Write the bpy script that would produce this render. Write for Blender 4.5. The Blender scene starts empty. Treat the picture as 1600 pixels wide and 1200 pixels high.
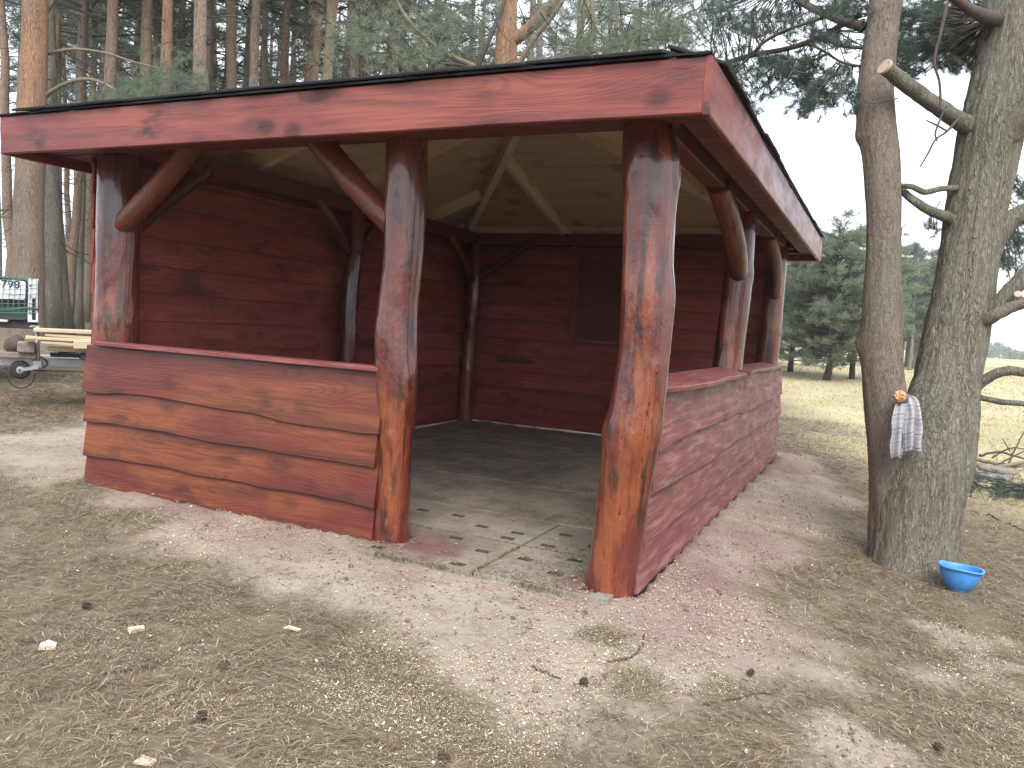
import bpy, math, random
import numpy as np
from mathutils import Vector, Matrix

PI = math.pi
S = bpy.context.scene
COL = S.collection
rng = np.random.default_rng(7)
random.seed(7)

# ------------------------------------------------------------------ camera, sky, sun, exposure
CAM = np.array([5.3168, -4.0128, 1.35])
F_PX, YAW, PITCH, ROLL = 1248.06, -0.4336, 0.0726, -0.0602
_f = np.array([math.sin(YAW) * math.cos(PITCH), math.cos(YAW) * math.cos(PITCH), -math.sin(PITCH)])
_r0 = np.array([math.cos(YAW), -math.sin(YAW), 0.0])
_u0 = np.cross(_r0, _f)
_r = math.cos(ROLL) * _r0 - math.sin(ROLL) * _u0
_u = math.sin(ROLL) * _r0 + math.cos(ROLL) * _u0
cd = bpy.data.cameras.new('camera')
cam = bpy.data.objects.new('camera', cd)
COL.objects.link(cam)
cd.sensor_width = 36.0
cd.lens = 36.0 * F_PX / 1600.0
cd.clip_start = 0.05
cd.clip_end = 2000
cam.matrix_world = Matrix(((_r[0], _u[0], -_f[0], CAM[0]), (_r[1], _u[1], -_f[1], CAM[1]),
                           (_r[2], _u[2], -_f[2], CAM[2]), (0, 0, 0, 1)))
S.camera = cam

SUN_EL, SUN_AZ = 48, 150          # azimuth clockwise from +Y
world = bpy.data.worlds.new('World')
S.world = world
world.use_nodes = True
wn, wl = world.node_tree.nodes, world.node_tree.links
wn.clear()
sky = wn.new('ShaderNodeTexSky')
sky.sky_type = 'NISHITA'
sky.sun_disc = False
sky.sun_elevation = math.radians(SUN_EL)
sky.sun_rotation = math.radians(SUN_AZ)
sky.dust_density = 3.0
sky.ozone_density = 1.0
hs = wn.new('ShaderNodeHueSaturation')
hs.inputs['Saturation'].default_value = 0.35
mx = wn.new('ShaderNodeMix'); mx.data_type = 'RGBA'
mx.inputs[0].default_value = 0.6
mx.inputs[7].default_value = (8.5, 9.1, 10.0, 1)      # even bright cloud cover
bg = wn.new('ShaderNodeBackground')
bg.inputs['Strength'].default_value = 0.10
out = wn.new('ShaderNodeOutputWorld')
wl.new(sky.outputs[0], hs.inputs['Color'])
wl.new(hs.outputs[0], mx.inputs[6])
wl.new(mx.outputs[2], bg.inputs['Color'])
wl.new(bg.outputs[0], out.inputs['Surface'])

sd = bpy.data.lights.new('sun', 'SUN')
sun = bpy.data.objects.new('sun', sd)
COL.objects.link(sun)
sd.energy = 1.3
sd.angle = math.radians(30)
sd.color = (1.0, 0.975, 0.94)
_d = Vector((math.sin(math.radians(SUN_AZ)) * math.cos(math.radians(SUN_EL)),
             math.cos(math.radians(SUN_AZ)) * math.cos(math.radians(SUN_EL)), math.sin(math.radians(SUN_EL))))
sun.rotation_euler = _d.to_track_quat('Z', 'Y').to_euler()
sun.location = (8, -12, 14)
S.view_settings.view_transform = 'Standard'
S.view_settings.look = 'None'
S.view_settings.exposure = 1.42
S.view_settings.gamma = 1
S.view_settings.use_curve_mapping = False
S.render.engine = 'CYCLES'
S.cycles.max_bounces = 8
S.cycles.transparent_max_bounces = 8
try:
    S.cycles.use_denoising = True
except Exception:
    pass

# ------------------------------------------------------------------ helpers
def ray(x, y):
    d = _f * F_PX + _r * (x - 800) - _u * (y - 600)
    return d

def at(x, y, depth):
    """point seen at photo pixel x,y at a given distance along the view axis"""
    return CAM + ray(x, y) / F_PX * depth

def hash3(ix, iy, iz, seed):
    n = (ix * 374761393 + iy * 668265263 + iz * 2147483647 + seed * 1274126177) & 0xFFFFFFFF
    n = ((n ^ (n >> 13)) * 1274126177) & 0xFFFFFFFF
    n = ((n ^ (n >> 16)) * 2246822519) & 0xFFFFFFFF
    return ((n ^ (n >> 15)) & 0xFFFFFF) / float(0xFFFFFF)

def vnoise(p, seed=0):
    """smooth value noise, p (N,3) -> (N,) in -1..1"""
    p = np.asarray(p, float)
    i = np.floor(p).astype(np.int64)
    f = p - i
    f = f * f * f * (f * (f * 6 - 15) + 10)
    r = 0
    for dx in (0, 1):
        for dy in (0, 1):
            for dz in (0, 1):
                w = (f[:, 0] if dx else 1 - f[:, 0]) * (f[:, 1] if dy else 1 - f[:, 1]) * (f[:, 2] if dz else 1 - f[:, 2])
                r = r + w * hash3(i[:, 0] + dx, i[:, 1] + dy, i[:, 2] + dz, seed)
    return r * 2 - 1

def fbm(p, oct=4, seed=0):
    r, a, s = 0, 1.0, 0
    p = np.asarray(p, float)
    for o in range(oct):
        r = r + a * vnoise(p, seed + o * 17)
        s += a
        a *= 0.5
        p = p * 2.03 + 7.3
    return r / s

def n2(x, y, sc, oct=3, seed=0):
    x = np.asarray(x, float).ravel(); y = np.asarray(y, float).ravel()
    return fbm(np.stack([x * sc, y * sc, np.zeros_like(x) + 3.1], 1), oct, seed)

def link(o, parent=None):
    COL.objects.link(o)
    if parent is not None:
        o.parent = parent
    return o

def tag(o, label=None, cat=None, group=None, kind=None):
    if label: o['label'] = label
    if cat: o['category'] = cat
    if group: o['group'] = group
    if kind: o['kind'] = kind
    return o

def empty(name, loc, label, cat, group=None):
    o = bpy.data.objects.new(name, None)
    o.empty_display_size = 0.1
    link(o)
    o.location = loc
    return tag(o, label, cat, group)

def mesh(name, V, Fc, mats, smooth=False, mat_idx=None):
    me = bpy.data.meshes.new(name)
    me.from_pydata([tuple(v) for v in np.asarray(V, float)], [], [tuple(int(i) for i in f) for f in Fc])
    for m in (mats if isinstance(mats, (list, tuple)) else [mats]):
        me.materials.append(m)
    if mat_idx is not None:
        me.polygons.foreach_set('material_index', np.asarray(mat_idx, np.int32))
    if smooth:
        me.polygons.foreach_set('use_smooth', np.ones(len(me.polygons), bool))
    me.update()
    return me

def fast_mesh(name, V, T, mats, shade=None, smooth=False, mat_idx=None):
    """V (N,3), T (M,k) equal-sized faces, optional per-vertex 'shade' attribute"""
    V = np.ascontiguousarray(V, np.float32); T = np.ascontiguousarray(T, np.int32)
    me = bpy.data.meshes.new(name)
    k = T.shape[1]
    me.vertices.add(len(V)); me.vertices.foreach_set('co', V.ravel())
    me.loops.add(T.size); me.loops.foreach_set('vertex_index', T.ravel())
    me.polygons.add(len(T)); me.polygons.foreach_set('loop_start', np.arange(0, T.size, k, dtype=np.int32))
    for m in (mats if isinstance(mats, (list, tuple)) else [mats]):
        me.materials.append(m)
    if mat_idx is not None:
        me.polygons.foreach_set('material_index', np.asarray(mat_idx, np.int32))
    if smooth:
        me.polygons.foreach_set('use_smooth', np.ones(len(T), bool))
    if shade is not None:
        a = me.attributes.new('shade', 'FLOAT', 'POINT')
        a.data.foreach_set('value', np.ascontiguousarray(shade, np.float32))
    me.update(calc_edges=True)
    me.validate()
    return me

def obj(name, me, parent=None, loc=(0, 0, 0), rot=None):
    o = bpy.data.objects.new(name, me)
    link(o, parent)
    o.location = loc
    if rot is not None:
        if isinstance(rot, Matrix): o.rotation_euler = rot.to_euler()
        else: o.rotation_euler = rot
    return o

class MB:
    """collects verts and faces"""
    def __init__(s): s.v, s.f, s.m = [], [], []
    def add(s, V, Fc, m=0):
        b = len(s.v)
        s.v.extend([tuple(x) for x in V])
        for f in Fc:
            s.f.append(tuple(i + b for i in f)); s.m.append(m)
    def box(s, c, d, rot=None, m=0, bev=0.0):
        c = np.asarray(c, float); hx, hy, hz = np.asarray(d, float) / 2
        if bev <= 0:
            V = np.array([[x, y, z] for x in (-hx, hx) for y in (-hy, hy) for z in (-hz, hz)])
            Fc = [(0, 1, 3, 2), (4, 6, 7, 5), (0, 4, 5, 1), (2, 3, 7, 6), (0, 2, 6, 4), (1, 5, 7, 3)]
        else:
            b = min(bev, hx * .49, hy * .49, hz * .49)
            V, idx = [], {}
            for sx in (-1, 1):
                for sy in (-1, 1):
                    for sz in (-1, 1):
                        for ax in range(3):
                            p = [sx * (hx - b), sy * (hy - b), sz * (hz - b)]
                            p[ax] = (sx, sy, sz)[ax] * (hx, hy, hz)[ax]
                            idx[(sx, sy, sz, ax)] = len(V); V.append(p)
            Fc = []
            sg = (-1, 1)
            for ax in range(3):
                o = [a for a in range(3) if a != ax]
                for k in sg:
                    q = []
                    for (a, b2) in ((-1, -1), (1, -1), (1, 1), (-1, 1)):
                        t = [0, 0, 0]; t[ax] = k; t[o[0]] = a; t[o[1]] = b2
                        q.append(idx[(t[0], t[1], t[2], ax)])
                    Fc.append(tuple(q))
                for a in sg:
                    for b2 in sg:
                        t0 = [0, 0, 0]; t1 = [0, 0, 0]
                        t0[o[0]] = t1[o[0]] = a; t0[o[1]] = t1[o[1]] = b2
                        t0[ax] = -1; t1[ax] = 1
                        Fc.append((idx[(*t0, o[0])], idx[(*t1, o[0])], idx[(*t1, o[1])], idx[(*t0, o[1])]))
            for sx in sg:
                for sy in sg:
                    for sz in sg:
                        Fc.append((idx[(sx, sy, sz, 0)], idx[(sx, sy, sz, 1)], idx[(sx, sy, sz, 2)]))
            V = np.array(V)
        if rot is not None:
            V = V @ np.array(rot.to_3x3()).T
        s.add(V + c, Fc, m)
    def tube(s, P, R, seg=10, m=0, cap=True, fn=None):
        V, Fc = tube_vf(P, R, seg, cap, fn)
        s.add(V, Fc, m)
    def build(s, name, mats, parent=None, loc=(0, 0, 0), smooth=False):
        me = mesh(name, s.v, s.f, mats, smooth, s.m)
        fix_normals(me)
        return obj(name, me, parent, loc)

def fix_normals(me):
    import bmesh
    bm = bmesh.new(); bm.from_mesh(me)
    bmesh.ops.recalc_face_normals(bm, faces=bm.faces[:])
    bm.to_mesh(me); bm.free()

def frames(P):
    P = np.asarray(P, float)
    T = np.gradient(P, axis=0)
    T /= np.linalg.norm(T, axis=1)[:, None] + 1e-9
    N = np.zeros_like(P); B = np.zeros_like(P)
    ref = np.array([1.0, 0, 0]) if abs(T[0, 0]) < .8 else np.array([0, 1.0, 0])
    for i, t in enumerate(T):
        n = ref - t * (ref @ t); n /= np.linalg.norm(n) + 1e-9
        N[i] = n; B[i] = np.cross(t, n); ref = n
    return T, N, B

def tube_vf(P, R, seg=10, cap=True, fn=None):
    """swept tube; R scalar/array; fn(ring_pos(0..1), angles, centre) -> radius multipliers"""
    P = np.asarray(P, float); n = len(P)
    R = np.broadcast_to(np.asarray(R, float), (n,))
    T, N, B = frames(P)
    a = np.linspace(0, 2 * PI, seg, endpoint=False)
    V = np.zeros((n, seg, 3))
    for i in range(n):
        rr = R[i] * (fn(i / (n - 1), a, P[i]) if fn else np.ones(seg))
        V[i] = P[i] + (np.cos(a) * rr)[:, None] * N[i] + (np.sin(a) * rr)[:, None] * B[i]
    Fc = []
    for i in range(n - 1):
        for j in range(seg):
            k = (j + 1) % seg
            Fc.append((i * seg + j, i * seg + k, (i + 1) * seg + k, (i + 1) * seg + j))
    V = V.reshape(-1, 3)
    if cap:
        Fc.append(tuple(range(seg - 1, -1, -1)))
        Fc.append(tuple(range((n - 1) * seg, n * seg)))
    return V, Fc

def curve_pts(P, n):
    """Catmull-Rom through points (any dimension)"""
    P = np.asarray(P, float)
    if len(P) == 2:
        t = np.linspace(0, 1, n)[:, None]; return P[0] * (1 - t) + P[1] * t
    Q = np.vstack([2 * P[0] - P[1], P, 2 * P[-1] - P[-2]])
    out_ = []
    for t in np.linspace(0, len(P) - 1, n):
        i = min(int(t), len(P) - 2); u = t - i
        p0, p1, p2, p3 = Q[i], Q[i + 1], Q[i + 2], Q[i + 3]
        out_.append(.5 * ((2 * p1) + (-p0 + p2) * u + (2 * p0 - 5 * p1 + 4 * p2 - p3) * u ** 2 + (-p0 + 3 * p1 - 3 * p2 + p3) * u ** 3))
    return np.array(out_)

# ------------------------------------------------------------------ materials
class NT:
    def __init__(s, name):
        s.mat = bpy.data.materials.new(name); s.mat.use_nodes = True
        s.t = s.mat.node_tree; s.t.nodes.clear()
        s.out = s.t.nodes.new('ShaderNodeOutputMaterial')
        s.p = s.t.nodes.new('ShaderNodeBsdfPrincipled')
        s.t.links.new(s.p.outputs[0], s.out.inputs[0])
    def n(s, typ, **kw):
        nd = s.t.nodes.new(typ)
        for k, v in kw.items(): setattr(nd, k, v)
        return nd
    def l(s, a, b): s.t.links.new(a, b)
    def val(s, sock, v):
        if hasattr(v, 'is_linked') or isinstance(v, bpy.types.NodeSocket): s.l(v, sock)
        else: sock.default_value = v
    def math(s, op, a, b=0.0, c=0.0, clamp=False):
        nd = s.n('ShaderNodeMath', operation=op, use_clamp=clamp)
        s.val(nd.inputs[0], a); s.val(nd.inputs[1], b); s.val(nd.inputs[2], c)
        return nd.outputs[0]
    def ramp(s, x, lo, hi, a=0.0, b=1.0):
        nd = s.n('ShaderNodeMapRange', interpolation_type='SMOOTHSTEP')
        s.val(nd.inputs[0], x); nd.inputs[1].default_value = lo; nd.inputs[2].default_value = hi
        nd.inputs[3].default_value = a; nd.inputs[4].default_value = b
        return nd.outputs[0]
    def mix(s, f, a, b, mode='MIX'):
        nd = s.n('ShaderNodeMix', data_type='RGBA', blend_type=mode)
        s.val(nd.inputs[0], f)
        for i, v in ((6, a), (7, b)):
            if isinstance(v, bpy.types.NodeSocket): s.l(v, nd.inputs[i])
            else: nd.inputs[i].default_value = (*v, 1)
        return nd.outputs[2]
    def coords(s, kind='Object', scale=(1, 1, 1), jitter=True):
        tc = s.n('ShaderNodeTexCoord')
        v = tc.outputs[kind]
        if jitter:
            oi = s.n('ShaderNodeObjectInfo')
            mul = s.n('ShaderNodeVectorMath', operation='SCALE')
            cx = s.n('ShaderNodeCombineXYZ')
            s.l(oi.outputs['Random'], cx.inputs[0])
            s.l(s.math('FRACT', s.math('MULTIPLY', oi.outputs['Random'], 17.3)), cx.inputs[1])
            s.l(s.math('FRACT', s.math('MULTIPLY', oi.outputs['Random'], 71.7)), cx.inputs[2])
            s.l(cx.outputs[0], mul.inputs[0]); mul.inputs['Scale'].default_value = 37.0
            add = s.n('ShaderNodeVectorMath', operation='ADD')
            s.l(v, add.inputs[0]); s.l(mul.outputs[0], add.inputs[1]); v = add.outputs[0]
        return s.scale(v, scale)
    def scale(s, v, sc):
        mp = s.n('ShaderNodeVectorMath', operation='MULTIPLY')
        s.l(v, mp.inputs[0]); mp.inputs[1].default_value = sc
        return mp.outputs[0]
    def noise(s, v, sc=1.0, det=4, rough=.55, dist=0.0):
        nd = s.n('ShaderNodeTexNoise')
        s.l(v, nd.inputs['Vector']); nd.inputs['Scale'].default_value = sc; nd.inputs['Detail'].default_value = det
        nd.inputs['Roughness'].default_value = rough; nd.inputs['Distortion'].default_value = dist
        return nd.outputs['Fac']
    def voro(s, v, sc=1.0, feat='F1', out='Distance', rnd=1.0, dim='3D'):
        nd = s.n('ShaderNodeTexVoronoi', feature=feat, voronoi_dimensions=dim)
        s.l(v, nd.inputs['Vector']); nd.inputs['Scale'].default_value = sc; nd.inputs['Randomness'].default_value = rnd
        return nd.outputs[out]
    def attr(s, name):
        nd = s.n('ShaderNodeAttribute', attribute_name=name); return nd
    def bump(s, h, st=.3, dist=.01, prev=None):
        nd = s.n('ShaderNodeBump'); s.l(h, nd.inputs['Height'])
        nd.inputs['Strength'].default_value = st; nd.inputs['Distance'].default_value = dist
        if prev is not None: s.l(prev, nd.inputs['Normal'])
        return nd.outputs[0]
    def fin(s, col, rough=.6, normal=None, spec=.5, coat=0.0, metal=0.0):
        if isinstance(col, bpy.types.NodeSocket): s.l(col, s.p.inputs['Base Color'])
        else: s.p.inputs['Base Color'].default_value = (*col, 1)
        s.val(s.p.inputs['Roughness'], rough)
        if normal is not None: s.l(normal, s.p.inputs['Normal'])
        s.p.inputs['Specular IOR Level'].default_value = spec
        s.p.inputs['Coat Weight'].default_value = coat
        s.p.inputs['Coat Roughness'].default_value = .11
        s.p.inputs['Metallic'].default_value = metal
        return s.mat

def wood(name, red, orange, dark, axis='X', orange_lo=.45, orange_hi=.62, burn=.60, rough=(.38, .6), coat=.0, grain=.45,
         knots=.5, weather=None, blotch=1.0, spec=.4, smudge=.0, streak=0.0, low=0.0, edge=0.0):
    m = NT(name)
    def sc(a, b):   # a: along the grain, b: across
        return (a, b, b) if axis == 'X' else (b, b, a)
    base = m.coords('Object')
    raw = m.n('ShaderNodeSeparateXYZ'); m.l(m.n('ShaderNodeTexCoord').outputs['Object'], raw.inputs[0])
    sepb = m.n('ShaderNodeSeparateXYZ'); m.l(base, sepb.inputs[0])
    flat_ = m.n('ShaderNodeCombineXYZ'); m.l(sepb.outputs[0], flat_.inputs[0]); m.l(sepb.outputs[2], flat_.inputs[1])
    dim = '2D' if axis == 'X' else '3D'
    def spots(a, b): return m.scale(flat_.outputs[0], (a, b, 1)) if axis == 'X' else m.scale(base, sc(a, b))
    nbig = m.noise(m.scale(base, sc(.9 * blotch, 3.2 * blotch)), 1, 5 if axis == 'Z' else 4, .62 if axis == 'Z' else .6)
    if low: nbig = m.math('ADD', nbig, m.ramp(raw.outputs[2], 1.5, .2, -.02, low))
    col = m.mix(m.ramp(nbig, orange_lo, orange_hi), red, orange)
    nd = m.noise(m.scale(base, sc(1.6 * blotch, 5.5 * blotch)), 1.0, 4, .6, .3)
    col = m.mix(m.math('MULTIPLY', m.ramp(nd, burn, burn + .14), .85), col, dark)
    if smudge:      # scorched round smears
        sv = spots(2.9, 4.2)
        sd_ = m.voro(sv, 1, dim=dim); sc_ = m.n('ShaderNodeSeparateColor'); m.l(m.voro(sv, 1, out='Color', dim=dim), sc_.inputs[0])
        sm = m.math('MULTIPLY', m.ramp(m.math('ADD', sd_, m.math('MULTIPLY', m.noise(m.scale(base, sc(6, 14)), 1, 3, .6), .25)), .42, .20), m.ramp(sc_.outputs[1], .45, .55))
        col = m.mix(m.math('MULTIPLY', sm, smudge), col, dark)
    if streak:      # runs of dark stain along the grain
        st = m.noise(m.scale(base, sc(.8, 11)), 1, 4, .6, .4)
        col = m.mix(m.math('MULTIPLY', m.ramp(st, .54, .68), streak), col, dark)
    if edge:        # darker along the plank's lower edge and towards its top
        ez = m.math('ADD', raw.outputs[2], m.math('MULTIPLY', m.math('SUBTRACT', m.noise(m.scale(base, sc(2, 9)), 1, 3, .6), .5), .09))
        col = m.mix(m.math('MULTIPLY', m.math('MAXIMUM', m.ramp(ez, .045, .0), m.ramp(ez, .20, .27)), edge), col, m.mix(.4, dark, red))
    # cathedral grain: bands bent by a slow noise
    warp = m.noise(m.scale(base, sc(.55, 3.4)), 1, 2, .45)
    bands = m.math('SINE', m.math('MULTIPLY', warp, 210))
    patchy = m.ramp(m.noise(m.scale(base, sc(.8, 2.5)), 1, 2, .5), .40, .62)
    g = m.noise(m.scale(base, sc(2.0, 62)), 1, 5, .68, .5)
    g2 = m.noise(m.scale(base, sc(1.0, 20)), 1, 3, .6, .6)
    gf = m.math('ADD', m.math('MULTIPLY', m.math('MULTIPLY', m.ramp(bands, -.1, 1), patchy), .55), m.math('ADD', m.math('MULTIPLY', m.ramp(g, .44, .64), .55), m.math('MULTIPLY', m.ramp(g2, .48, .68), .5)))
    col = m.mix(m.math('MULTIPLY', gf, grain, clamp=True), col, m.mix(.45, dark, red))
    # knots
    kv = spots(2.0, 4.2)
    wob = m.math('MULTIPLY', m.noise(m.scale(base, sc(9, 20)), 1, 2, .5), .10)
    kd = m.math('ADD', m.voro(kv, 1, dim=dim), wob)
    kc = m.n('ShaderNodeSeparateColor'); m.l(m.voro(kv, 1, out='Color', dim=dim), kc.inputs[0])
    pick = m.ramp(kc.outputs[0], .60, .64)
    km = m.math('MULTIPLY', m.ramp(kd, .17, .10), pick)
    kh = m.math('MULTIPLY', m.ramp(kd, .36, .12), pick)
    rings = m.math('MULTIPLY', kh, m.ramp(m.math('SINE', m.math('MULTIPLY', kd, 120)), -.2, 1))
    col = m.mix(m.math('MULTIPLY', m.math('MAXIMUM', m.math('MULTIPLY', kh, .55), m.math('MULTIPLY', rings, .9)), .75 * knots), col, dark)
    col = m.mix(m.math('MULTIPLY', km, .85 * knots), col, m.mix(.35, dark, orange))
    if weather:
        nw = m.noise(m.scale(base, sc(2.5, 26)), 1, 4, .7)
        col = m.mix(m.math('MULTIPLY', m.ramp(nw, .45, .68), .6), col, weather)
    h = m.math('ADD', m.math('MULTIPLY', g, .7), m.math('MULTIPLY', bands, .08))
    h = m.math('ADD', h, m.math('MULTIPLY', g2, .5))
    h = m.math('SUBTRACT', h, m.math('MULTIPLY', km, .5))
    if axis == 'Z':     # drying cracks
        ck = m.noise(m.scale(base, sc(1.1, 13)), 1, 3, .5, .2)
        cr_ = m.math('MULTIPLY', m.ramp(m.math('ABSOLUTE', m.math('SUBTRACT', ck, .5)), .007, .0015), m.ramp(m.noise(m.scale(base, sc(1.5, 4)), 1, 2, .5), .50, .58))
        col = m.mix(m.math('MULTIPLY', cr_, .85), col, dark); h = m.math('SUBTRACT', h, m.math('MULTIPLY', cr_, .9))
    fine = m.noise(m.scale(base, sc(30, 160)), 1, 2, .6)
    b = m.bump(h, .45, .006)
    b = m.bump(fine, .2, .002, b)
    if axis == 'Z': b = m.bump(m.noise(m.scale(base, (11, 11, 6)), 1, 5, .66), .55, .028, b)
    r = m.ramp(m.noise(m.scale(base, sc(3, 9)), 1, 4, .6), .3, .7, rough[0], rough[1])
    return m.fin(col, r, b, spec, coat)

W_FASCIA = wood('wood_fascia', (.175, .040, .036), (.26, .070, .050), (.020, .008, .008), orange_lo=.36, orange_hi=.66, burn=.60, rough=(.32, .5), knots=.7, grain=.6, smudge=.75, streak=.35)
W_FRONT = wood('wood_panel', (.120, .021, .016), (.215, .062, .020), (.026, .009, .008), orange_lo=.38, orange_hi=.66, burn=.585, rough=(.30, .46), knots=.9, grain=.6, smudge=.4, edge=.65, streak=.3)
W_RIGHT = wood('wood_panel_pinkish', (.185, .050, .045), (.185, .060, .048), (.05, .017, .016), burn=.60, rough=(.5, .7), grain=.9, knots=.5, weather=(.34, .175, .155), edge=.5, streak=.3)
W_SILL = wood('wood_sill', (.18, .044, .042), (.20, .056, .045), (.07, .020, .020), burn=.64, rough=(.42, .62), weather=(.30, .14, .13))
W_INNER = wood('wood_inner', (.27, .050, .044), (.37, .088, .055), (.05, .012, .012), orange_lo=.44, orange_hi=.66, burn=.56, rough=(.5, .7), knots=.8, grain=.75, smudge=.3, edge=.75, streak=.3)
W_POST = wood('wood_post', (.110, .017, .012), (.225, .056, .018), (.011, .004, .004), axis='Z', low=.05, orange_lo=.47, orange_hi=.62, burn=.525, rough=(.24, .42), coat=.75, grain=.4, knots=1.0, blotch=1.5, spec=.5, streak=.85, smudge=.6)
W_BRACE = wood('wood_brace', (.095, .017, .012), (.20, .050, .016), (.016, .006, .006), axis='Z', burn=.52, rough=(.28, .45), coat=.2, grain=.45, streak=.6)
W_BEAM = wood('wood_beam', (.12, .026, .025), (.15, .035, .025), (.05, .012, .012), rough=(.5, .7))
W_PALE = wood('wood_pale', (.58, .42, .26), (.64, .48, .31), (.20, .11, .06), burn=.74, rough=(.5, .7), grain=.25, knots=1.0)
W_RAFTER = wood('wood_rafter', (.72, .56, .37), (.78, .62, .43), (.26, .15, .08), burn=.76, rough=(.5, .7), grain=.25, knots=.9)
W_PLANK = wood('wood_fresh_plank', (.50, .41, .275), (.56, .46, .32), (.27, .18, .11), burn=.72, rough=(.5, .7), grain=.35)

OFFCUT = wood('wood_offcut', (.66, .56, .40), (.70, .60, .44), (.42, .30, .18), burn=.74, rough=(.6, .8), grain=.25, knots=.2)

def plain(name, col, rough=.6, noise=0.15, sc=8.0, spec=.4, metal=0.0, dark=.5, bump=.0, jitter=True):
    m = NT(name)
    v = m.coords('Object', jitter=jitter)
    n = m.noise(v, sc, 4, .6)
    c = m.mix(m.math('MULTIPLY', m.ramp(n, .35, .7), noise * 2), col, tuple(x * dark for x in col))
    b = m.bump(m.noise(v, sc * 6, 3, .6), bump, .004) if bump else None
    return m.fin(c, rough, b, spec, 0, metal)

def bark_mat(name, plate, groove, tint, tint_lo=.5, sc=1.0, rough=.9, stretch=.20, strength=.8, grey_foot=None):
    """rough furrowed pine bark"""
    m = NT(name)
    v = m.coords('Object', (1, 1, stretch))
    w = m.n('ShaderNodeTexNoise'); m.l(v, w.inputs['Vector']); w.inputs['Scale'].default_value = 14 * sc; w.inputs['Detail'].default_value = 4
    wv = m.n('ShaderNodeVectorMath', operation='MULTIPLY_ADD')
    m.l(w.outputs['Color'], wv.inputs[0]); wv.inputs[1].default_value = (.11, .11, .11); m.l(v, wv.inputs[2])
    e = m.voro(wv.outputs[0], 26 * sc, 'DISTANCE_TO_EDGE')
    e2 = m.voro(wv.outputs[0], 64 * sc, 'DISTANCE_TO_EDGE')
    mod = m.ramp(m.noise(v, 6 * sc, 3, .6), .35, .65, .35, 1.0)
    crack = m.math('MULTIPLY', m.ramp(e, .13, .0), mod)
    crack2 = m.math('MULTIPLY', m.ramp(e2, .12, .0), .45)
    n1 = m.noise(m.scale(v, (1, 1, 2.0)), 34 * sc, 6, .72)
    n2_ = m.noise(m.scale(v, (1, 1, 2.5)), 2.6, 4, .65)
    col = m.mix(m.ramp(n2_, tint_lo - .08, tint_lo + .14), plate, tint)
    if grey_foot:
        zz = m.n('ShaderNodeSeparateXYZ'); m.l(m.n('ShaderNodeTexCoord').outputs['Object'], zz.inputs[0])
        col = m.mix(m.ramp(m.math('ADD', zz.outputs[2], m.math('MULTIPLY', n2_, 3.0)), 6.6, 4.6), col, grey_foot)
    col = m.mix(m.math('MULTIPLY', m.ramp(n1, .40, .66), .6), col, tuple(x * .5 for x in plate))
    col = m.mix(m.math('MAXIMUM', crack, crack2), col, groove)
    sp = m.noise(v, 150 * sc, 3, .6)
    col = m.mix(m.math('MULTIPLY', m.ramp(sp, .60, .72), .5), col, tuple(min(1, x * 2.0) for x in plate))
    h = m.math('SUBTRACT', m.math('ADD', m.math('MULTIPLY', n1, .7), m.math('MULTIPLY', sp, .15)), m.math('ADD', m.math('MULTIPLY', crack, .8), m.math('MULTIPLY', crack2, .5)))
    return m.fin(col, rough, m.bump(h, strength, .03), .2)

BARK_NEAR = bark_mat('bark_grey_green', (.27, .245, .195), (.115, .098, .078), (.225, .22, .155), .48, 1.5, stretch=.14, strength=.75)
BARK_NEAR2 = bark_mat('bark_upper_stem', (.27, .225, .185), (.13, .10, .08), (.225, .21, .16), .5, 1.9, strength=.6)
BARK_GREY = bark_mat('bark_grey', (.32, .285, .245), (.13, .115, .10), (.21, .205, .155), .5, 1.0)
BARK_BROWN = bark_mat('bark_brown', (.34, .265, .205), (.15, .11, .085), (.37, .25, .18), .5, 1.0)
BARK_ORANGE = bark_mat('bark_orange', (.46, .26, .155), (.20, .125, .09), (.33, .23, .165), .48, 1.1, grey_foot=(.25, .22, .18))
TWIG = plain('twig_bark', (.085, .068, .055), .9, .3, 12)
TWIG_PALE = plain('twig_bark_pale', (.20, .165, .115), .9, .35, 10, bump=.4)

def leaf_mat(name, a, b, dead=None):
    m = NT(name)
    s_ = m.attr('shade').outputs['Fac']
    oi = m.n('ShaderNodeObjectInfo')
    col = m.mix(s_, a, b)
    col = m.mix(m.math('MULTIPLY', oi.outputs['Random'], .35), col, tuple(x * .75 for x in a))
    if dead: col = m.mix(m.ramp(s_, .90, .97), col, dead)
    m.fin(col, .55, None, .3)
    tr = m.n('ShaderNodeBsdfTranslucent'); m.l(col, tr.inputs[0])
    ms = m.n('ShaderNodeMixShader'); ms.inputs[0].default_value = .45
    m.l(m.p.outputs[0], ms.inputs[1]); m.l(tr.outputs[0], ms.inputs[2]); m.l(ms.outputs[0], m.out.inputs[0])
    return m.mat

NEEDLE = leaf_mat('pine_needles', (.12, .165, .115), (.20, .25, .17))
NEEDLE_NEAR = leaf_mat('pine_needles_near', (.075, .115, .090), (.135, .175, .135))
NEEDLE_FIELD = leaf_mat('pine_needles_field', (.19, .235, .165), (.28, .33, .235))

def attr_ramp_mat(name, stops, rough=.8):
    m = NT(name)
    a = m.attr('shade').outputs['Fac']
    cr = m.n('ShaderNodeValToRGB')
    els = cr.color_ramp.elements
    els[0].position, els[0].color = stops[0][0], (*stops[0][1], 1)
    els[1].position, els[1].color = stops[-1][0], (*stops[-1][1], 1)
    for p, c in stops[1:-1]:
        e = els.new(p); e.color = (*c, 1)
    m.l(a, cr.inputs[0])
    return m.fin(cr.outputs[0], rough, None, .25)

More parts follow.
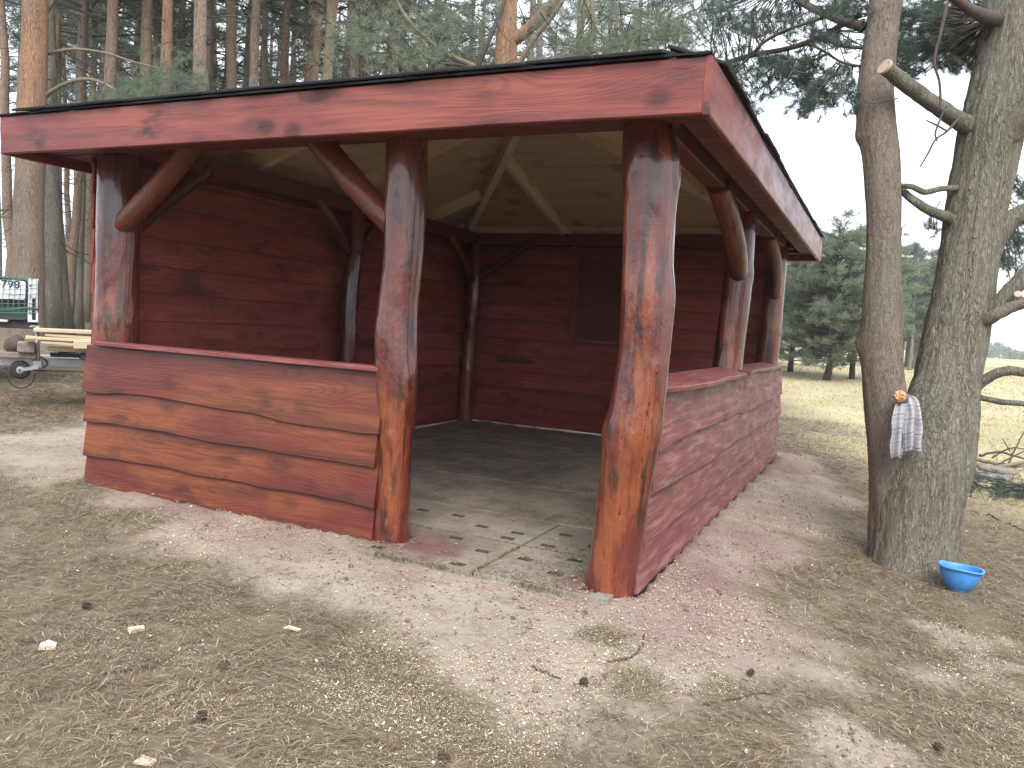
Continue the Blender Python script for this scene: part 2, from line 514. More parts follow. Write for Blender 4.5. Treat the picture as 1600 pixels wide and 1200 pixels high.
LITTER = attr_ramp_mat('dry_needles', [(0, (.085, .060, .040)), (.35, (.180, .128, .082)), (.7, (.265, .198, .128)), (.92, (.37, .29, .195)), (1, (.50, .42, .30))])
CHIPS = attr_ramp_mat('wood_chips', [(0, (.40, .31, .20)), (.5, (.58, .47, .33)), (1, (.72, .62, .46))])
BLADES = attr_ramp_mat('grass_blades', [(0, (.055, .062, .028)), (.35, (.14, .135, .06)), (.6, (.42, .36, .18)), (1, (.60, .51, .31))])
CLODS = attr_ramp_mat('soil_crumbs', [(0, (.10, .065, .05)), (.6, (.24, .17, .125)), (1, (.36, .28, .21))])

ROOF_FELT = plain('roof_felt', (.022, .022, .024), .85, .4, 40, bump=.5)
CONCRETE_M = None
def concrete(name, col, dark, moss=None, stain=True):
    m = NT(name)
    tc = m.n('ShaderNodeTexCoord'); v = m.n('ShaderNodeNewGeometry').outputs['Position']
    n = m.noise(v, 2.2, 5, .62); f = m.noise(v, 26, 4, .7); sp = m.noise(v, 150, 2, .6)
    c = m.mix(m.ramp(n, .36, .66), col, dark)
    c = m.mix(m.math('MULTIPLY', m.ramp(f, .52, .72), .7), c, tuple(x * .45 for x in dark))
    c = m.mix(m.math('MULTIPLY', m.ramp(sp, .60, .70), .55), c, (.42, .36, .28))
    if moss: c = m.mix(m.math('MULTIPLY', m.ramp(m.noise(v, 6, 4, .65), .50, .66), .5), c, moss)
    if stain:   # spilled red wood stain round the two entrance posts
        for (x, y, r_) in ((2.80, .17, .42), (2.98, .02, .30), (3.95, .02, .24)):
            d = m.n('ShaderNodeVectorMath', operation='DISTANCE'); m.l(v, d.inputs[0]); d.inputs[1].default_value = (x, y, 0)
            dd = m.math('ADD', d.outputs['Value'], m.math('MULTIPLY', m.math('SUBTRACT', m.noise(v, 7, 4, .6), .5), .28))
            c = m.mix(m.ramp(dd, r_, r_ * .3, 0, .55), c, (.13, .038, .05))
    h = m.math('ADD', m.math('MULTIPLY', f, .7), m.math('MULTIPLY', sp, .3))
    return m.fin(c, .9, m.bump(h, .6, .01), .2)
SLAB = concrete('concrete_slab', (.29, .245, .20), (.17, .14, .115), (.13, .12, .075))
LATTICE = concrete('concrete_lattice', (.30, .26, .215), (.20, .17, .138), (.15, .15, .085))
MOSS = plain('moss', (.075, .068, .042), 1.0, .4, 60, spec=0.0)
MORTAR = plain('joint_sand', (.36, .30, .23), .95, .3, 60, bump=.6)

GALV = plain('galvanised_steel', (.42, .43, .45), .42, .2, 14, metal=.55, spec=.5)
BLACK = plain('black_rubber', (.020, .020, .022), .65, .2, 20)
DARKSTEEL = plain('dark_steel', (.05, .052, .06), .55, .2, 10)
WHITE = plain('white_panel', (.72, .75, .78), .45, .08, 12)
PLATE = plain('number_plate_white', (.78, .84, .92), .35, .04, 6)
GREENC = plain('green_tarp', (.035, .105, .075), .6, .25, 9, bump=.3)
NETC = plain('net_cord', (.16, .22, .19), .8, .2, 20)
INK = plain('black_ink', (.012, .012, .014), .5, 0, 4)
RUSTY = plain('weathered_block', (.27, .20, .19), .8, .35, 20, bump=.4)
LOGBARK = plain('log_bark', (.11, .075, .058), .9, .35, 18, bump=.6)
CUTPALE = wood('cut_wood_pale', (.46, .34, .25), (.52, .40, .30), (.28, .19, .13), axis='Z', grain=.3)
CUTWOOD = wood('cut_wood', (.52, .30, .14), (.60, .37, .18), (.30, .15, .07), axis='Z', grain=.3)
BLUE = plain('blue_plastic', (.07, .27, .66), .45, .30, 14, spec=.4, dark=.7)
CONE = plain('cone_scales', (.085, .055, .038), .85, .3, 40)
STONE = plain('stone', (.24, .21, .18), .9, .3, 12, bump=.5)
WATER = plain('dirty_water', (.10, .17, .20), .08, .1, 5)

# ------------------------------------------------------------------ ground
W_, D_ = 4.234, 5.871
def rect_dist(x, y):
    dx = np.maximum(np.maximum(-x, x - W_), 0); dy = np.maximum(np.maximum(-y, y - D_), 0)
    return np.hypot(dx, dy)

SAND = np.array([(-3.0, 0.9), (-1.49, 0.32), (0.24, -0.24), (1.48, -0.70), (2.29, -0.80), (3.1, -0.9), (3.73, -1.13), (4.09, -1.36), (4.59, -1.21),
                 (4.85, -0.68), (5.07, -0.62), (5.06, 0.08), (4.92, 1.2), (5.17, 3.56), (4.82, 5.61), (4.27, 6.9), (2, 7.2), (-1, 7), (-2.6, 5), (-3.4, 3)])
def poly_sd(x, y, P):
    """signed distance, positive inside"""
    x = np.asarray(x, float).ravel(); y = np.asarray(y, float).ravel()
    best = np.full(x.shape, 1e9); inside = np.zeros(x.shape, bool)
    for i in range(len(P)):
        a, b = P[i], P[(i + 1) % len(P)]
        e = b - a
        t = np.clip(((x - a[0]) * e[0] + (y - a[1]) * e[1]) / (e @ e), 0, 1)
        best = np.minimum(best, np.hypot(x - a[0] - t * e[0], y - a[1] - t * e[1]))
        c = ((a[1] > y) != (b[1] > y)) & (x < (b[0] - a[0]) * (y - a[1]) / (b[1] - a[1] + 1e-12) + a[0])
        inside ^= c
    return np.where(inside, best, -best)

def sand_mask(x, y):
    s = poly_sd(x, y, SAND) + .30 * n2(x, y, 1.5, 3, 5) + .16 * n2(x, y, 5, 2, 9)
    m_ = np.clip(s / .30 + .5, 0, 1)
    # needle drifts lying on the sand in front of the left panel
    for (cx, cy, r_) in ((.1, -.05, .30), (1.0, -.42, .28), (4.25, -.55, .16), (4.5, -.95, .2)):
        d = np.hypot(np.ravel(x) - cx, np.ravel(y) - cy) + .15 * n2(x, y, 4, 2, 21)
        m_ = m_ * np.clip((d - r_ * .6) / (r_ * .6), .12, 1)
    # sawdust patches showing through the litter
    lit = np.clip((n2(x, y, 1.9, 3, 33) - .28) / .2, 0, 1) * (np.ravel(x) > 3.6) * (np.ravel(y) < .8)
    return np.maximum(m_, lit * .8)

def field_mask(x, y):
    x = np.ravel(x); y = np.ravel(y)
    d = (x + .22 * y) - 6.15 + .5 * n2(x, y, .5, 2, 3)      # right of the shelter, behind the forked pine
    f = np.clip((d) / 1.6, 0, 1) * np.clip((y - 3.2) / 3.5, 0, 1)
    # meadow only opens on the clearing side
    g = np.clip((x + .55 * (y - 14)) / 5, 0, 1)
    return f * np.where(y > 10, g, 1)

def ground_h(x, y):
    sh = np.shape(x)
    x = np.ravel(np.asarray(x, float)); y = np.ravel(np.asarray(y, float))
    d = rect_dist(x, y)
    base = -.008 - .112 * np.clip(d / 1.4, 0, 1) ** .85
    base = base - .04 * np.clip((d - 1.3) / 6, 0, 1)
    base += np.where(d > .02, .016 * n2(x, y, 2.3, 3, 1) * np.clip(d / .4, .15, 1) + .012 * n2(x, y, 7, 3, 2) * np.clip(d / .4, .2, 1), -.02)
    far = np.hypot(x - CAM[0], y - CAM[1])
    base += np.clip((far - 14) / 30, 0, 1) * .35 * n2(x, y, .05, 2, 8)
    base += np.clip((far - 30) / 60, 0, 1) * .35
    azm = np.arctan2(x - CAM[0], y - CAM[1])
    base += .65 * np.clip((far - 10) / 9, 0, 1) * np.clip((-.30 - azm) / .2, 0, 1) * np.clip((azm + 2.2) / .4, 0, 1)
    # right side mound of loose sand against the low wall
    m_ = np.clip(1 - np.abs(x - W_ - .15) / .9, 0, 1) * np.clip(y / 1.2, 0, 1) * (x > W_)
    base += m_ * (.035 + .02 * n2(x, y, 5, 3, 12))
    base += np.where((x < 2.62) & (y < .3), .022 * np.clip(1 - d / .35, 0, 1), 0)
    inside = (d <= 0.0) & ~((x < 2.5) & (y < .05))
    base = np.where(inside, -.10, base)
    return base.reshape(sh)

def ground_material():
    m = NT('ground_earth')
    pos = m.n('ShaderNodeNewGeometry').outputs['Position']
    sa = m.attr('sand').outputs['Fac']; fi = m.attr('field').outputs['Fac']; st = m.attr('stain').outputs['Fac']
    n1 = m.noise(pos, 1.4, 5, .6); n5 = m.noise(pos, 8, 5, .65); n30 = m.noise(pos, 45, 4, .7); n90 = m.noise(pos, 160, 3, .7)
    litter = m.mix(m.ramp(n5, .35, .68), (.19, .148, .104), (.115, .089, .062))
    litter = m.mix(m.math('MULTIPLY', m.ramp(n1, .48, .66), .55), litter, (.12, .125, .062))
    litter = m.mix(m.math('MULTIPLY', m.ramp(n30, .5, .72), .6), litter, (.34, .27, .19))
    sand = m.mix(m.ramp(n1, .35, .68), (.37, .305, .245), (.285, .23, .185))
    sand = m.mix(m.math('MULTIPLY', m.ramp(n5, .48, .70), .5), sand, (.20, .15, .11))
    sand = m.mix(m.math('MULTIPLY', m.ramp(n30, .56, .74), .6), sand, (.50, .44, .36))
    sand = m.mix(m.math('MULTIPLY', m.ramp(n90, .60, .75), .6), sand, (.17, .125, .095))
    sand = m.mix(m.math('MULTIPLY', st, .8), sand, (.19, .105, .10))
    patch = m.noise(m.scale(pos, (.25, .11, 1)), 1, 4, .65)
    field = m.mix(m.ramp(patch, .40, .68), (.43, .37, .235), (.33, .29, .16))
    field = m.mix(m.math('MULTIPLY', m.ramp(n5, .42, .7), .45), field, (.52, .44, .28))
    field = m.mix(m.math('MULTIPLY', m.ramp(n1, .55, .75), .4), field, (.26, .235, .115))
    c = m.mix(sa, litter, sand); c = m.mix(fi, c, field)
    h = m.math('ADD', m.math('MULTIPLY', n5, .5), m.math('ADD', m.math('MULTIPLY', n30, .35), m.math('MULTIPLY', n90, .18)))
    return m.fin(c, .95, m.bump(h, .7, .03), .12)

def build_ground():
    az = np.linspace(-PI, PI, 640, endpoint=False)
    # denser rings near, growing outwards to the horizon
    rr = np.concatenate([[.02], np.geomspace(.6, 14, 230), np.geomspace(14.3, 900, 90)])
    A, Rr = np.meshgrid(az, rr)
    X = CAM[0] + np.sin(A) * Rr; Y = CAM[1] + np.cos(A) * Rr
    Z = ground_h(X, Y)
    V = np.stack([X.ravel(), Y.ravel(), Z.ravel()], 1)
    n, k = len(rr), len(az)
    i, j = np.meshgrid(np.arange(n - 1), np.arange(k), indexing='ij')
    a = i * k + j; b = i * k + (j + 1) % k
    T = np.stack([a, a + k, b + k, b], -1).reshape(-1, 4)
    me = fast_mesh('ground', V, T[:, ::-1], ground_material(), smooth=True)
    x, y = V[:, 0], V[:, 1]
    sm = sand_mask(x, y); fm = field_mask(x, y)
    near = rect_dist(x, y)
    st = np.clip(1 - near / (.42 + .35 * n2(x, y, 2.5, 3, 14)), 0, 1) * np.clip(.55 + n2(x, y, 3, 3, 15), 0, 1)
    st = np.maximum(st, np.clip(1 - np.abs(x - W_ - .3) / .8, 0, 1) * (x > W_ - .05) * (y > -.5) * np.clip(.6 + n2(x, y, 2, 3, 18), 0, 1) * .9)
    for nm, vals in (('sand', sm), ('field', fm), ('stain', st)):
        at_ = me.attributes.new(nm, 'FLOAT', 'POINT'); at_.data.foreach_set('value', np.ascontiguousarray(vals, np.float32))
    o = obj('ground', me)
    tag(o, kind='structure')
build_ground()

# ------------------------------------------------------------------ board builders
def board_me(name, L, H, T, mat, lo=0.0, hi=0.0, n=None, seed=0, bow=0.0, endcut=0.0, thin_top=1.0):
    """plank lying along local X (0..L), thickness along Y (centred), height along Z (0..H); lo/hi = waviness of its lower / upper edge"""
    n = n or max(4, int(L / .11))
    x = np.linspace(0, L, n)
    w = lambda s: fbm(np.stack([x * .85 + s * 13.7, x * 0 + s, x * 0], 1), 3, int(s) + 3)
    w2 = lambda s: fbm(np.stack([x * 3.5 + s * 5.1, x * 0 + s, x * 0], 1), 2, int(s) + 9)
    zl = 1.2 * lo * (w(seed + 1) + .35 * w2(seed + 2)); zh = H + hi * (w(seed + 3) + .35 * w2(seed + 4))
    yb = bow * w(seed + 5)
    b = min(.006, T * .3)
    t0, t1 = T / 2, T / 2 * thin_top
    prof = [(-t0, 'l', b), (-t0 + b, 'l', 0), (t0 - b, 'l', 0), (t0, 'l', b), (t1, 'h', -b), (t1 - b, 'h', 0), (-t1 + b, 'h', 0), (-t1, 'h', -b)]
    V = []
    for i in range(n):
        for (yy, e, dz) in prof:
            z = (zl[i] if e == 'l' else zh[i]) + dz
            ex = 0
            if endcut and i in (0, n - 1): ex = (endcut if i == 0 else -endcut) * (z / H - .5)
            V.append((x[i] + ex, yy + yb[i], z))
    k = len(prof); Fc = []
    for i in range(n - 1):
        for j in range(k):
            q = (j + 1) % k
            Fc.append((i * k + j, (i + 1) * k + j, (i + 1) * k + q, i * k + q))
    Fc.append(tuple(range(k))); Fc.append(tuple(range((n - 1) * k, n * k))[::-1])
    me = mesh(name, V, Fc, mat)
    fix_normals(me)
    return me

def log_post(name, pts, parent, mat, seg=36, rings=70, seed=0, bumps=(), flare=.0, label=None, rough=.045):
    """pts: list of (x,y,z,r). peeled, knotty trunk"""
    P = curve_pts(np.array(pts), rings)
    ctr, R = P[:, :3], P[:, 3]
    o0 = ctr[0].copy()
    def fn(t, a, c):
        h = c[2]
        d = np.stack([np.cos(a) * 1.6, np.sin(a) * 1.6, np.full_like(a, h * 1.7)], 1)
        r_ = 1 + rough * fbm(d + seed * 3.1, 3, seed)
        d2 = np.stack([np.cos(a) * 4.5, np.sin(a) * 4.5, np.full_like(a, h * 1.6)], 1)
        r_ += rough * .55 * fbm(d2 + seed, 3, seed + 5)
        d3 = np.stack([np.cos(a) * 6, np.sin(a) * 6, np.full_like(a, h * 16)], 1)
        r_ += rough * .25 * fbm(d3 + seed, 2, seed + 8)
        for (ba, bz, br, bh) in bumps:
            da = np.angle(np.exp(1j * (a - ba)))
            q = (da / br[0]) ** 2 + ((h - bz) / br[1]) ** 2
            r_ += bh * np.exp(-q)
            # ring lip round a knot
            if bh > .06: r_ -= bh * .8 * np.exp(-q * 9)
        if flare: r_ += flare * np.exp(-((h - ctr[0][2]) / .12) ** 2)
        return r_
    V, Fc = tube_vf(ctr - o0, R, seg, True, lambda t, a, c: fn(t, a, c + o0))
    me = mesh(name, V, Fc, mat, True)
    fix_normals(me)
    me.polygons.foreach_set('use_smooth', np.array([len(p.vertices) == 4 for p in me.polygons]))
    o = obj(name, me, parent, o0)
    if label: o['label'] = label
    return o

# ------------------------------------------------------------------ floor
def build_floor():
    bed = MB()
    bed.box((W_ / 2, (1.115 + D_) / 2, -.055), (W_ - .10, D_ - 1.115, .086))
    bed.box((W_ / 2, .58, -.085), (W_ - .10, 1.06, .05))
    bed.box((3.36, -.07, -.085), (1.60, .24, .05))
    fl = bed.build('floor', MORTAR); tag(fl, kind='structure')
    # plain concrete slabs
    xs = [.06, .68, 1.62, 2.55, 3.20, 4.15]; ys = [1.12, 2.24, 3.30, 4.45, 5.84]
    for i in range(5):
        for j in range(4):
            x0, x1, y0, y1 = xs[i] + .009, xs[i + 1] - .009, ys[j] + .009, ys[j + 1] - .009
            mb = MB(); dz = random.uniform(-.006, .0)
            mb.box((0, 0, 0), (x1 - x0, y1 - y0, .04), bev=.008)
            o = mb.build('slab', SLAB, fl, ((x0 + x1) / 2, (y0 + y1) / 2, -.020 + dz))
            o.rotation_euler = (random.uniform(-.004, .004), random.uniform(-.004, .004), random.uniform(-.004, .004))
    # lattice slabs with moss-filled slots at the entrance
    lx = [.10, .92, 1.74, 2.56, 3.38, 4.16]; ly = [-.20, .46, 1.12]
    for i in range(5):
        for j in range(2):
            if j == 0 and i < 3: continue
            x0, x1, y0, y1 = lx[i] + .006, lx[i + 1] - .006, ly[j] + .006, ly[j + 1] - .006
            w, h = x1 - x0, y1 - y0
            gx = [-w / 2]; 
            for c in (-.33, 0, .33): gx += [c * w - .046, c * w + .046]
            gx.append(w / 2)
            gy = [-h / 2]
            for c in (-.36, -.12, .12, .36): gy += [c * h - .029, c * h + .029]
            gy.append(h / 2)
            mb = MB()
            for a in range(len(gx) - 1):
                for b in range(len(gy) - 1):
                    hole = a % 2 == 1 and b % 2 == 1 and (((a // 2 + b // 2) % 2 == 0) or random.random() < .12) and random.random() < .72
                    X0, X1, Y0, Y1 = gx[a], gx[a + 1], gy[b], gy[b + 1]
                    if hole:
                        zb = -.007 - random.random() * .006; k = .010
                        q = [(X0, Y0, 0), (X1, Y0, 0), (X1, Y1, 0), (X0, Y1, 0)]
                        r_ = [(X0 + k, Y0 + k, zb), (X1 - k, Y0 + k, zb), (X1 - k, Y1 - k, zb), (X0 + k, Y1 - k, zb)]
                        mb.add(q + r_, [(0, 1, 5, 4), (1, 2, 6, 5), (2, 3, 7, 6), (3, 0, 4, 7)], 1)
                        rj = [(p_[0] + random.uniform(-.012, .012), p_[1] + random.uniform(-.006, .006), p_[2]) for p_ in r_]
                        mb.add(rj, [(0, 1, 2, 3)], 1)
                    else:
                        mb.add([(X0, Y0, 0), (X1, Y0, 0), (X1, Y1, 0), (X0, Y1, 0)], [(0, 1, 2, 3)], 0)
            zz = -.06
            q = [(-w / 2, -h / 2), (w / 2, -h / 2), (w / 2, h / 2), (-w / 2, h / 2)]
            for k in range(4):
                p0, p1 = q[k], q[(k + 1) % 4]
                mb.add([(*p0, zz), (*p1, zz), (*p1, 0), (*p0, 0)], [(0, 1, 2, 3)], 0)
            me = mesh('lattice_slab', mb.v, mb.f, [LATTICE, MOSS], False, mb.m)
            o = obj('lattice_slab', me, fl, ((x0 + x1) / 2, (y0 + y1) / 2, -.001 - random.random() * .004),
                    (random.uniform(-.006, .006), random.uniform(-.006, .006), 0))
    return fl
build_floor()

# ------------------------------------------------------------------ the shelter
SH = empty('timber_shelter', (0, 0, 0), 'open red-stained timber shelter with log posts, low plank walls and black shingled roof', 'shelter')
AP = 3.55
CX, CY = 2.12, 2.93
XL, XR, YF, YB = -.37, W_ + .26, -.405, D_ + .35
ZE, ZF = 2.331, 2.583
def roof_z(x, y):
    t = max((CX - x) / (CX - XL), (x - CX) / (XR - CX), (CY - y) / (CY - YF), (y - CY) / (YB - CY))
    return AP - t * (AP - ZF)

# posts (x, y, z, r)
A_ = lambda deg: math.radians(deg)
log_post('post', [(4.10, .03, -.06, .138), (4.10, .03, .05, .136), (4.115, .03, .23, .135), (4.135, .03, .58, .140), (4.148, .03, .76, .149), (4.158, .03, .86, .149),
                  (4.172, .03, .99, .140), (4.187, .03, 1.26, .132), (4.183, .03, 1.55, .137), (4.17, .03, 1.75, .132), (4.16, .03, 2.07, .138),
                  (4.15, .03, 2.2, .142), (4.12, .03, 2.42, .125)], SH, W_POST, 64, 150, 3,
         bumps=[(A_(-60), 2.02, (.16, .05), .10), (A_(-5), 2.16, (.25, .12), .15), (A_(195), .80, (.30, .07), .09), (A_(-110), .3, (.2, .05), .04), (A_(-40), 1.2, (.12, .03), .05), (A_(0), 1.52, (.3, .10), .06)],
         flare=.05, label='thick glossy entrance post with a torn burr near its top')
log_post('post', [(2.65, .10, -.06, .118), (2.65, .10, .05, .113), (2.65, .10, .3, .108), (2.65, .10, .56, .106), (2.645, .10, .80, .122), (2.64, .10, 1.0, .128),
                  (2.62, .10, 1.23, .132), (2.622, .10, 1.42, .124), (2.64, .10, 1.73, .120), (2.64, .10, 2.11, .125), (2.63, .10, 2.44, .124)], SH, W_POST, 56, 130, 11,
         bumps=[(A_(-85), 2.13, (.14, .035), .11), (A_(-75), .62, (.22, .05), .13), (A_(-75), .10, (.14, .03), .09), (A_(-20), .95, (.3, .12), .10), (A_(-120), 1.05, (.3, .05), .06)],
         flare=.06, label='entrance post with pale knots beside the left low wall')
log_post('post', [(.10, .17, -.06, .15), (.10, .17, .5, .15), (.09, .17, 1.1, .155), (.085, .17, 1.45, .148), (.085, .17, 1.92, .152), (.07, .17, 2.43, .14)], SH, W_POST, 40, 90, 19,
         bumps=[(A_(-10), 1.3, (.3, .2), .12)])
log_post('post', [(.15, 2.93, -.05, .10), (.15, 2.94, .9, .095), (.14, 2.95, 1.6, .10), (.17, 2.97, 2.0, .085), (.16, 2.97, 2.44, .08)], SH, W_POST, 30, 70, 23)
log_post('post', [(.12, 5.73, -.05, .10), (.12, 5.73, .5, .095), (.13, 5.73, 1.2, .085), (.16, 5.72, 1.7, .085), (.15, 5.72, 2.44, .075)], SH, W_POST, 30, 70, 29,
         bumps=[(A_(-60), .7, (.3, .04), .15), (A_(-60), 1.35, (.3, .05), .12)])
log_post('post', [(4.08, 3.08, -.05, .14), (4.08, 3.08, .9, .135), (4.09, 3.09, 1.3, .125), (4.11, 3.10, 1.8, .12), (4.11, 3.10, 2.44, .115)], SH, W_POST, 36, 80, 31,
         bumps=[(A_(10), 1.9, (.35, .06), .12)])
log_post('post', [(4.07, 5.70, -.05, .13), (4.07, 5.70, .9, .125), (4.09, 5.70, 1.6, .12), (4.09, 5.70, 2.44, .115)], SH, W_POST, 34, 70, 37)
log_post('post', [(2.45, 5.75, -.05, .10), (2.45, 5.74, 1.2, .095), (2.44, 5.74, 2.44, .09)], SH, W_POST, 26, 50, 41)

def brace(p0, p1, r0, r1, seed):
    p0, p1 = np.array(p0, float), np.array(p1, float)
    L = np.linalg.norm(p1 - p0)
    z = np.linspace(0, L, 26)
    P = np.stack([.03 * np.sin(z / L * PI), np.zeros_like(z), z], 1)
    def fn(t, a, c):
        return 1 + .09 * fbm(np.stack([np.cos(a) * 1.5 + seed, np.sin(a) * 1.5, np.full_like(a, c[2] * 3.)], 1), 3, seed)
    V, Fc = tube_vf(P, np.linspace(r0, r1, 26), 22, True, fn)
    me = mesh('brace', V, Fc, W_BRACE, True); fix_normals(me)
    me.polygons.foreach_set('use_smooth', np.array([len(p.vertices) == 4 for p in me.polygons]))
    q = Vector(p1 - p0).to_track_quat('Z', 'Y')
    return obj('brace', me, SH, tuple(p0), q.to_euler())
brace((.16, .13, 1.90), (.86, .14, 2.50), .078, .085, 1)
brace((.13, .22, 1.88), (.13, .95, 2.48), .07, .075, 2)
brace((2.56, .12, 1.90), (1.90, .12, 2.50), .075, .085, 3)
brace((4.13, 2.98, 1.92), (4.12, 1.90, 2.46), .085, .085, 4)
brace((4.11, 5.60, 1.90), (4.11, 4.75, 2.46), .08, .08, 5)
brace((.16, 2.86, 2.02), (.15, 2.32, 2.48), .05, .05, 6)
brace((.16, 3.06, 2.05), (.15, 3.50, 2.46), .05, .05, 7)
brace((.22, 5.73, 1.98), (1.0, 5.74, 2.50), .05, .055, 8)
brace((.15, 5.64, 1.96), (.15, 4.95, 2.46), .05, .05, 9)

# wall plates on the posts
def beam(name, p0, p1, w, h, mat, parent=SH, up=(0, 0, 1), lab=None):
    """square-sawn timber, p0->p1 along the middle of its lower face"""
    p0, p1 = Vector(p0), Vector(p1)
    d = (p1 - p0); L = d.length; d.normalize()
    s = d.cross(Vector(up)).normalized(); u = s.cross(d).normalized()
    me = board_me(name, L, h, w, mat, n=5, seed=random.randint(0, 99))
    R = Matrix((d, -s, u)).transposed()
    o = obj(name, me, parent, p0, R)
    if lab: o['label'] = lab
    return o
beam('wall_plate', (-.02, .12, 2.43), (4.26, .12, 2.43), .14, .15, W_BEAM)
beam('wall_plate', (.11, .195, 2.43), (.11, 5.72, 2.43), .14, .15, W_BEAM)
beam('wall_plate', (4.11, .195, 2.43), (4.11, 5.72, 2.43), .14, .15, W_BEAM)
beam('wall_plate', (-.02, 5.795, 2.43), (4.26, 5.795, 2.43), .14, .15, W_BEAM)

# left low wall: four live-edged lapped boards, sill on top
zb = [0.0, .225, .475, .69]; hb = [.30, .33, .29, .350]
for k in range(4):
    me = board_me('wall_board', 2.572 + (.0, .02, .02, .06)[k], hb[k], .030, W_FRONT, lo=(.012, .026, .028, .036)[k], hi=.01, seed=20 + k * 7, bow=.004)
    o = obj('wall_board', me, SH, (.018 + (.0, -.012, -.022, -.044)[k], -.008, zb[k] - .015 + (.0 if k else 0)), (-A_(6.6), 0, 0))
me = board_me('sill', 2.48, .15, .032, W_SILL, lo=.006, hi=.004, seed=51)
obj('sill', me, SH, (.10, -.035, 1.022), (A_(-90), 0, 0)).rotation_euler = (A_(90), 0, 0)
COL.objects[-1].location = (.10, .125, 1.040)
# nailing batten behind the board ends, seen edge-on beside the post
mb = MB(); mb.box((2.565, .062, .49), (.04, .03, .98), bev=.004); mb.build('batten', W_RIGHT, SH)

# right low wall, running back from the entrance post
zb = [0.0, .245, .50, .735]; hb = [.32, .33, .31, .325]; ys = [.0, .06, .155, .205]
for k in range(4):
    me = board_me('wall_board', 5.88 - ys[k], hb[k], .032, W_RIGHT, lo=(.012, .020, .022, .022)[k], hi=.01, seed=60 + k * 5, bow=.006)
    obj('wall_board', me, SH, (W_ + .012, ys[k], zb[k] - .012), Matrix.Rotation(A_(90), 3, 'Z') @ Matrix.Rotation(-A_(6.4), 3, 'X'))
def sill_right(y0, y1, seed, x0, w, z, tilt=0):
    me = board_me('sill', y1 - y0, w, .036, W_SILL, lo=.034, hi=.02, seed=seed, bow=.006)
    o = obj('sill', me, SH, (x0, y0, z), Matrix.Rotation(A_(tilt), 3, 'Y') @ Matrix(((0, 0, -1), (1, 0, 0), (0, -1, 0))))
    return o
sill_right(.20, 2.93, 71, W_ + .055, .25, 1.050, 9)
sill_right(3.0, 5.86, 75, W_ + .05, .25, 1.065, 6)

# full-height back wall and left wall boards (nailed outside the posts)
z = .016; k = 0
while z < 2.36:
    h = random.uniform(.21, .27)
    h = min(h, 2.41 - z)
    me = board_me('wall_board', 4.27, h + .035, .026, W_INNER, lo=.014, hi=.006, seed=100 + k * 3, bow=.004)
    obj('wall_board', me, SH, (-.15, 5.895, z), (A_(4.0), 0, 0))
    z += h; k += 1
z = .012; k = 0
while z < 2.36:
    h = min(random.uniform(.21, .27), 2.42 - z)
    me = board_me('wall_board', 5.90, h + .035, .026, W_INNER, lo=.014, hi=.006, seed=160 + k * 3, bow=.006)
    x = .004 - .036 * z
    obj('wall_board', me, SH, (x, .065 - random.random() * .012, z), Matrix.Rotation(A_(90), 3, 'Z') @ Matrix.Rotation(A_(4.0), 3, 'X'))
    z += h; k += 1
# hatch in the back wall
hx0, hx1, hz0, hz1 = 1.60, 2.72, 1.22, 2.24
hy = 5.845
hatch = MB()
hatch.box(((hx0 + hx1) / 2, hy + .012, (hz0 + hz1) / 2), (hx1 - hx0 - .02, .018, hz1 - hz0 - .02), bev=.003)
ho = hatch.build('hatch', W_BEAM, SH)
for (a, b, c, d) in ((hx0 - .05, hx0 + .02, hz0 - .05, hz1 + .02), (hx1 - .02, hx1 + .05, hz0 - .05, hz1 + .02)):
    mb = MB(); mb.box(((a + b) / 2, hy - .010, (c + d) / 2), (b - a, .024, d - c), bev=.003); mb.build('frame', W_INNER, ho)
mb = MB(); mb.box(((hx0 + hx1) / 2, hy - .016, hz0 - .015), (hx1 - hx0 + .16, .05, .03), bev=.003); mb.build('frame', W_SILL, ho)
mb = MB(); mb.box(((hx0 + hx1) / 2, hy - .012, hz1 + .012), (hx1 - hx0 + .06, .03, .024), bev=.003); mb.build('frame', W_INNER, ho)

# rafters: four hips to the apex, jack rafters between
RD = .13
def rafter(name, x0, y0, x1, y1, w=.075):
    z0, z1 = roof_z(x0, y0), roof_z(x1, y1)
    beam(name, (x0, y0, z0 - .034 - RD), (x1, y1, z1 - .034 - RD), w, RD, W_RAFTER)
inset = .045
for (cx, cy) in ((XL + inset, YF + inset), (XR - inset, YF + inset), (XL + inset, YB - inset), (XR - inset, YB - inset)):
    zc = roof_z(cx, cy)
    p0 = (cx, cy, zc - .05 - RD); p1 = (CX, CY, AP - .05 - RD)
    beam('hip_rafter', p0, p1, .085, RD + .01, W_RAFTER)
def jacks():
    for xx in (-.05, 1.40, 2.84, 4.28):
        for (ye, side) in ((YF + inset, 0), (YB - inset, 1)):
            fx = (CX - xx) / (CX - XL) if xx < CX else (xx - CX) / (XR - CX)
            ym = CY - fx * (CY - YF) if side == 0 else CY + fx * (YB - CY)
            if abs(ym - ye) > .25:
                ym += .04 if side else -.04
                rafter('rafter', xx, ye, xx, ym)
    for yy in (.35, 1.60, 4.69, 5.6):
        for (xe, side) in ((XL + inset, 0), (XR - inset, 1)):
            fy = (CY - yy) / (CY - YF) if yy < CY else (yy - CY) / (YB - CY)
            xm = CX - fy * (CX - XL) if side == 0 else CX + fy * (XR - CX)
            if abs(xm - xe) > .25:
                xm += .04 if side else -.04
                rafter('rafter', xe, yy, xm, yy)
    rafter('rafter', XL + inset, CY, CX - .06, CY); rafter('rafter', CX + .06, CY, XR - inset, CY)
jacks()

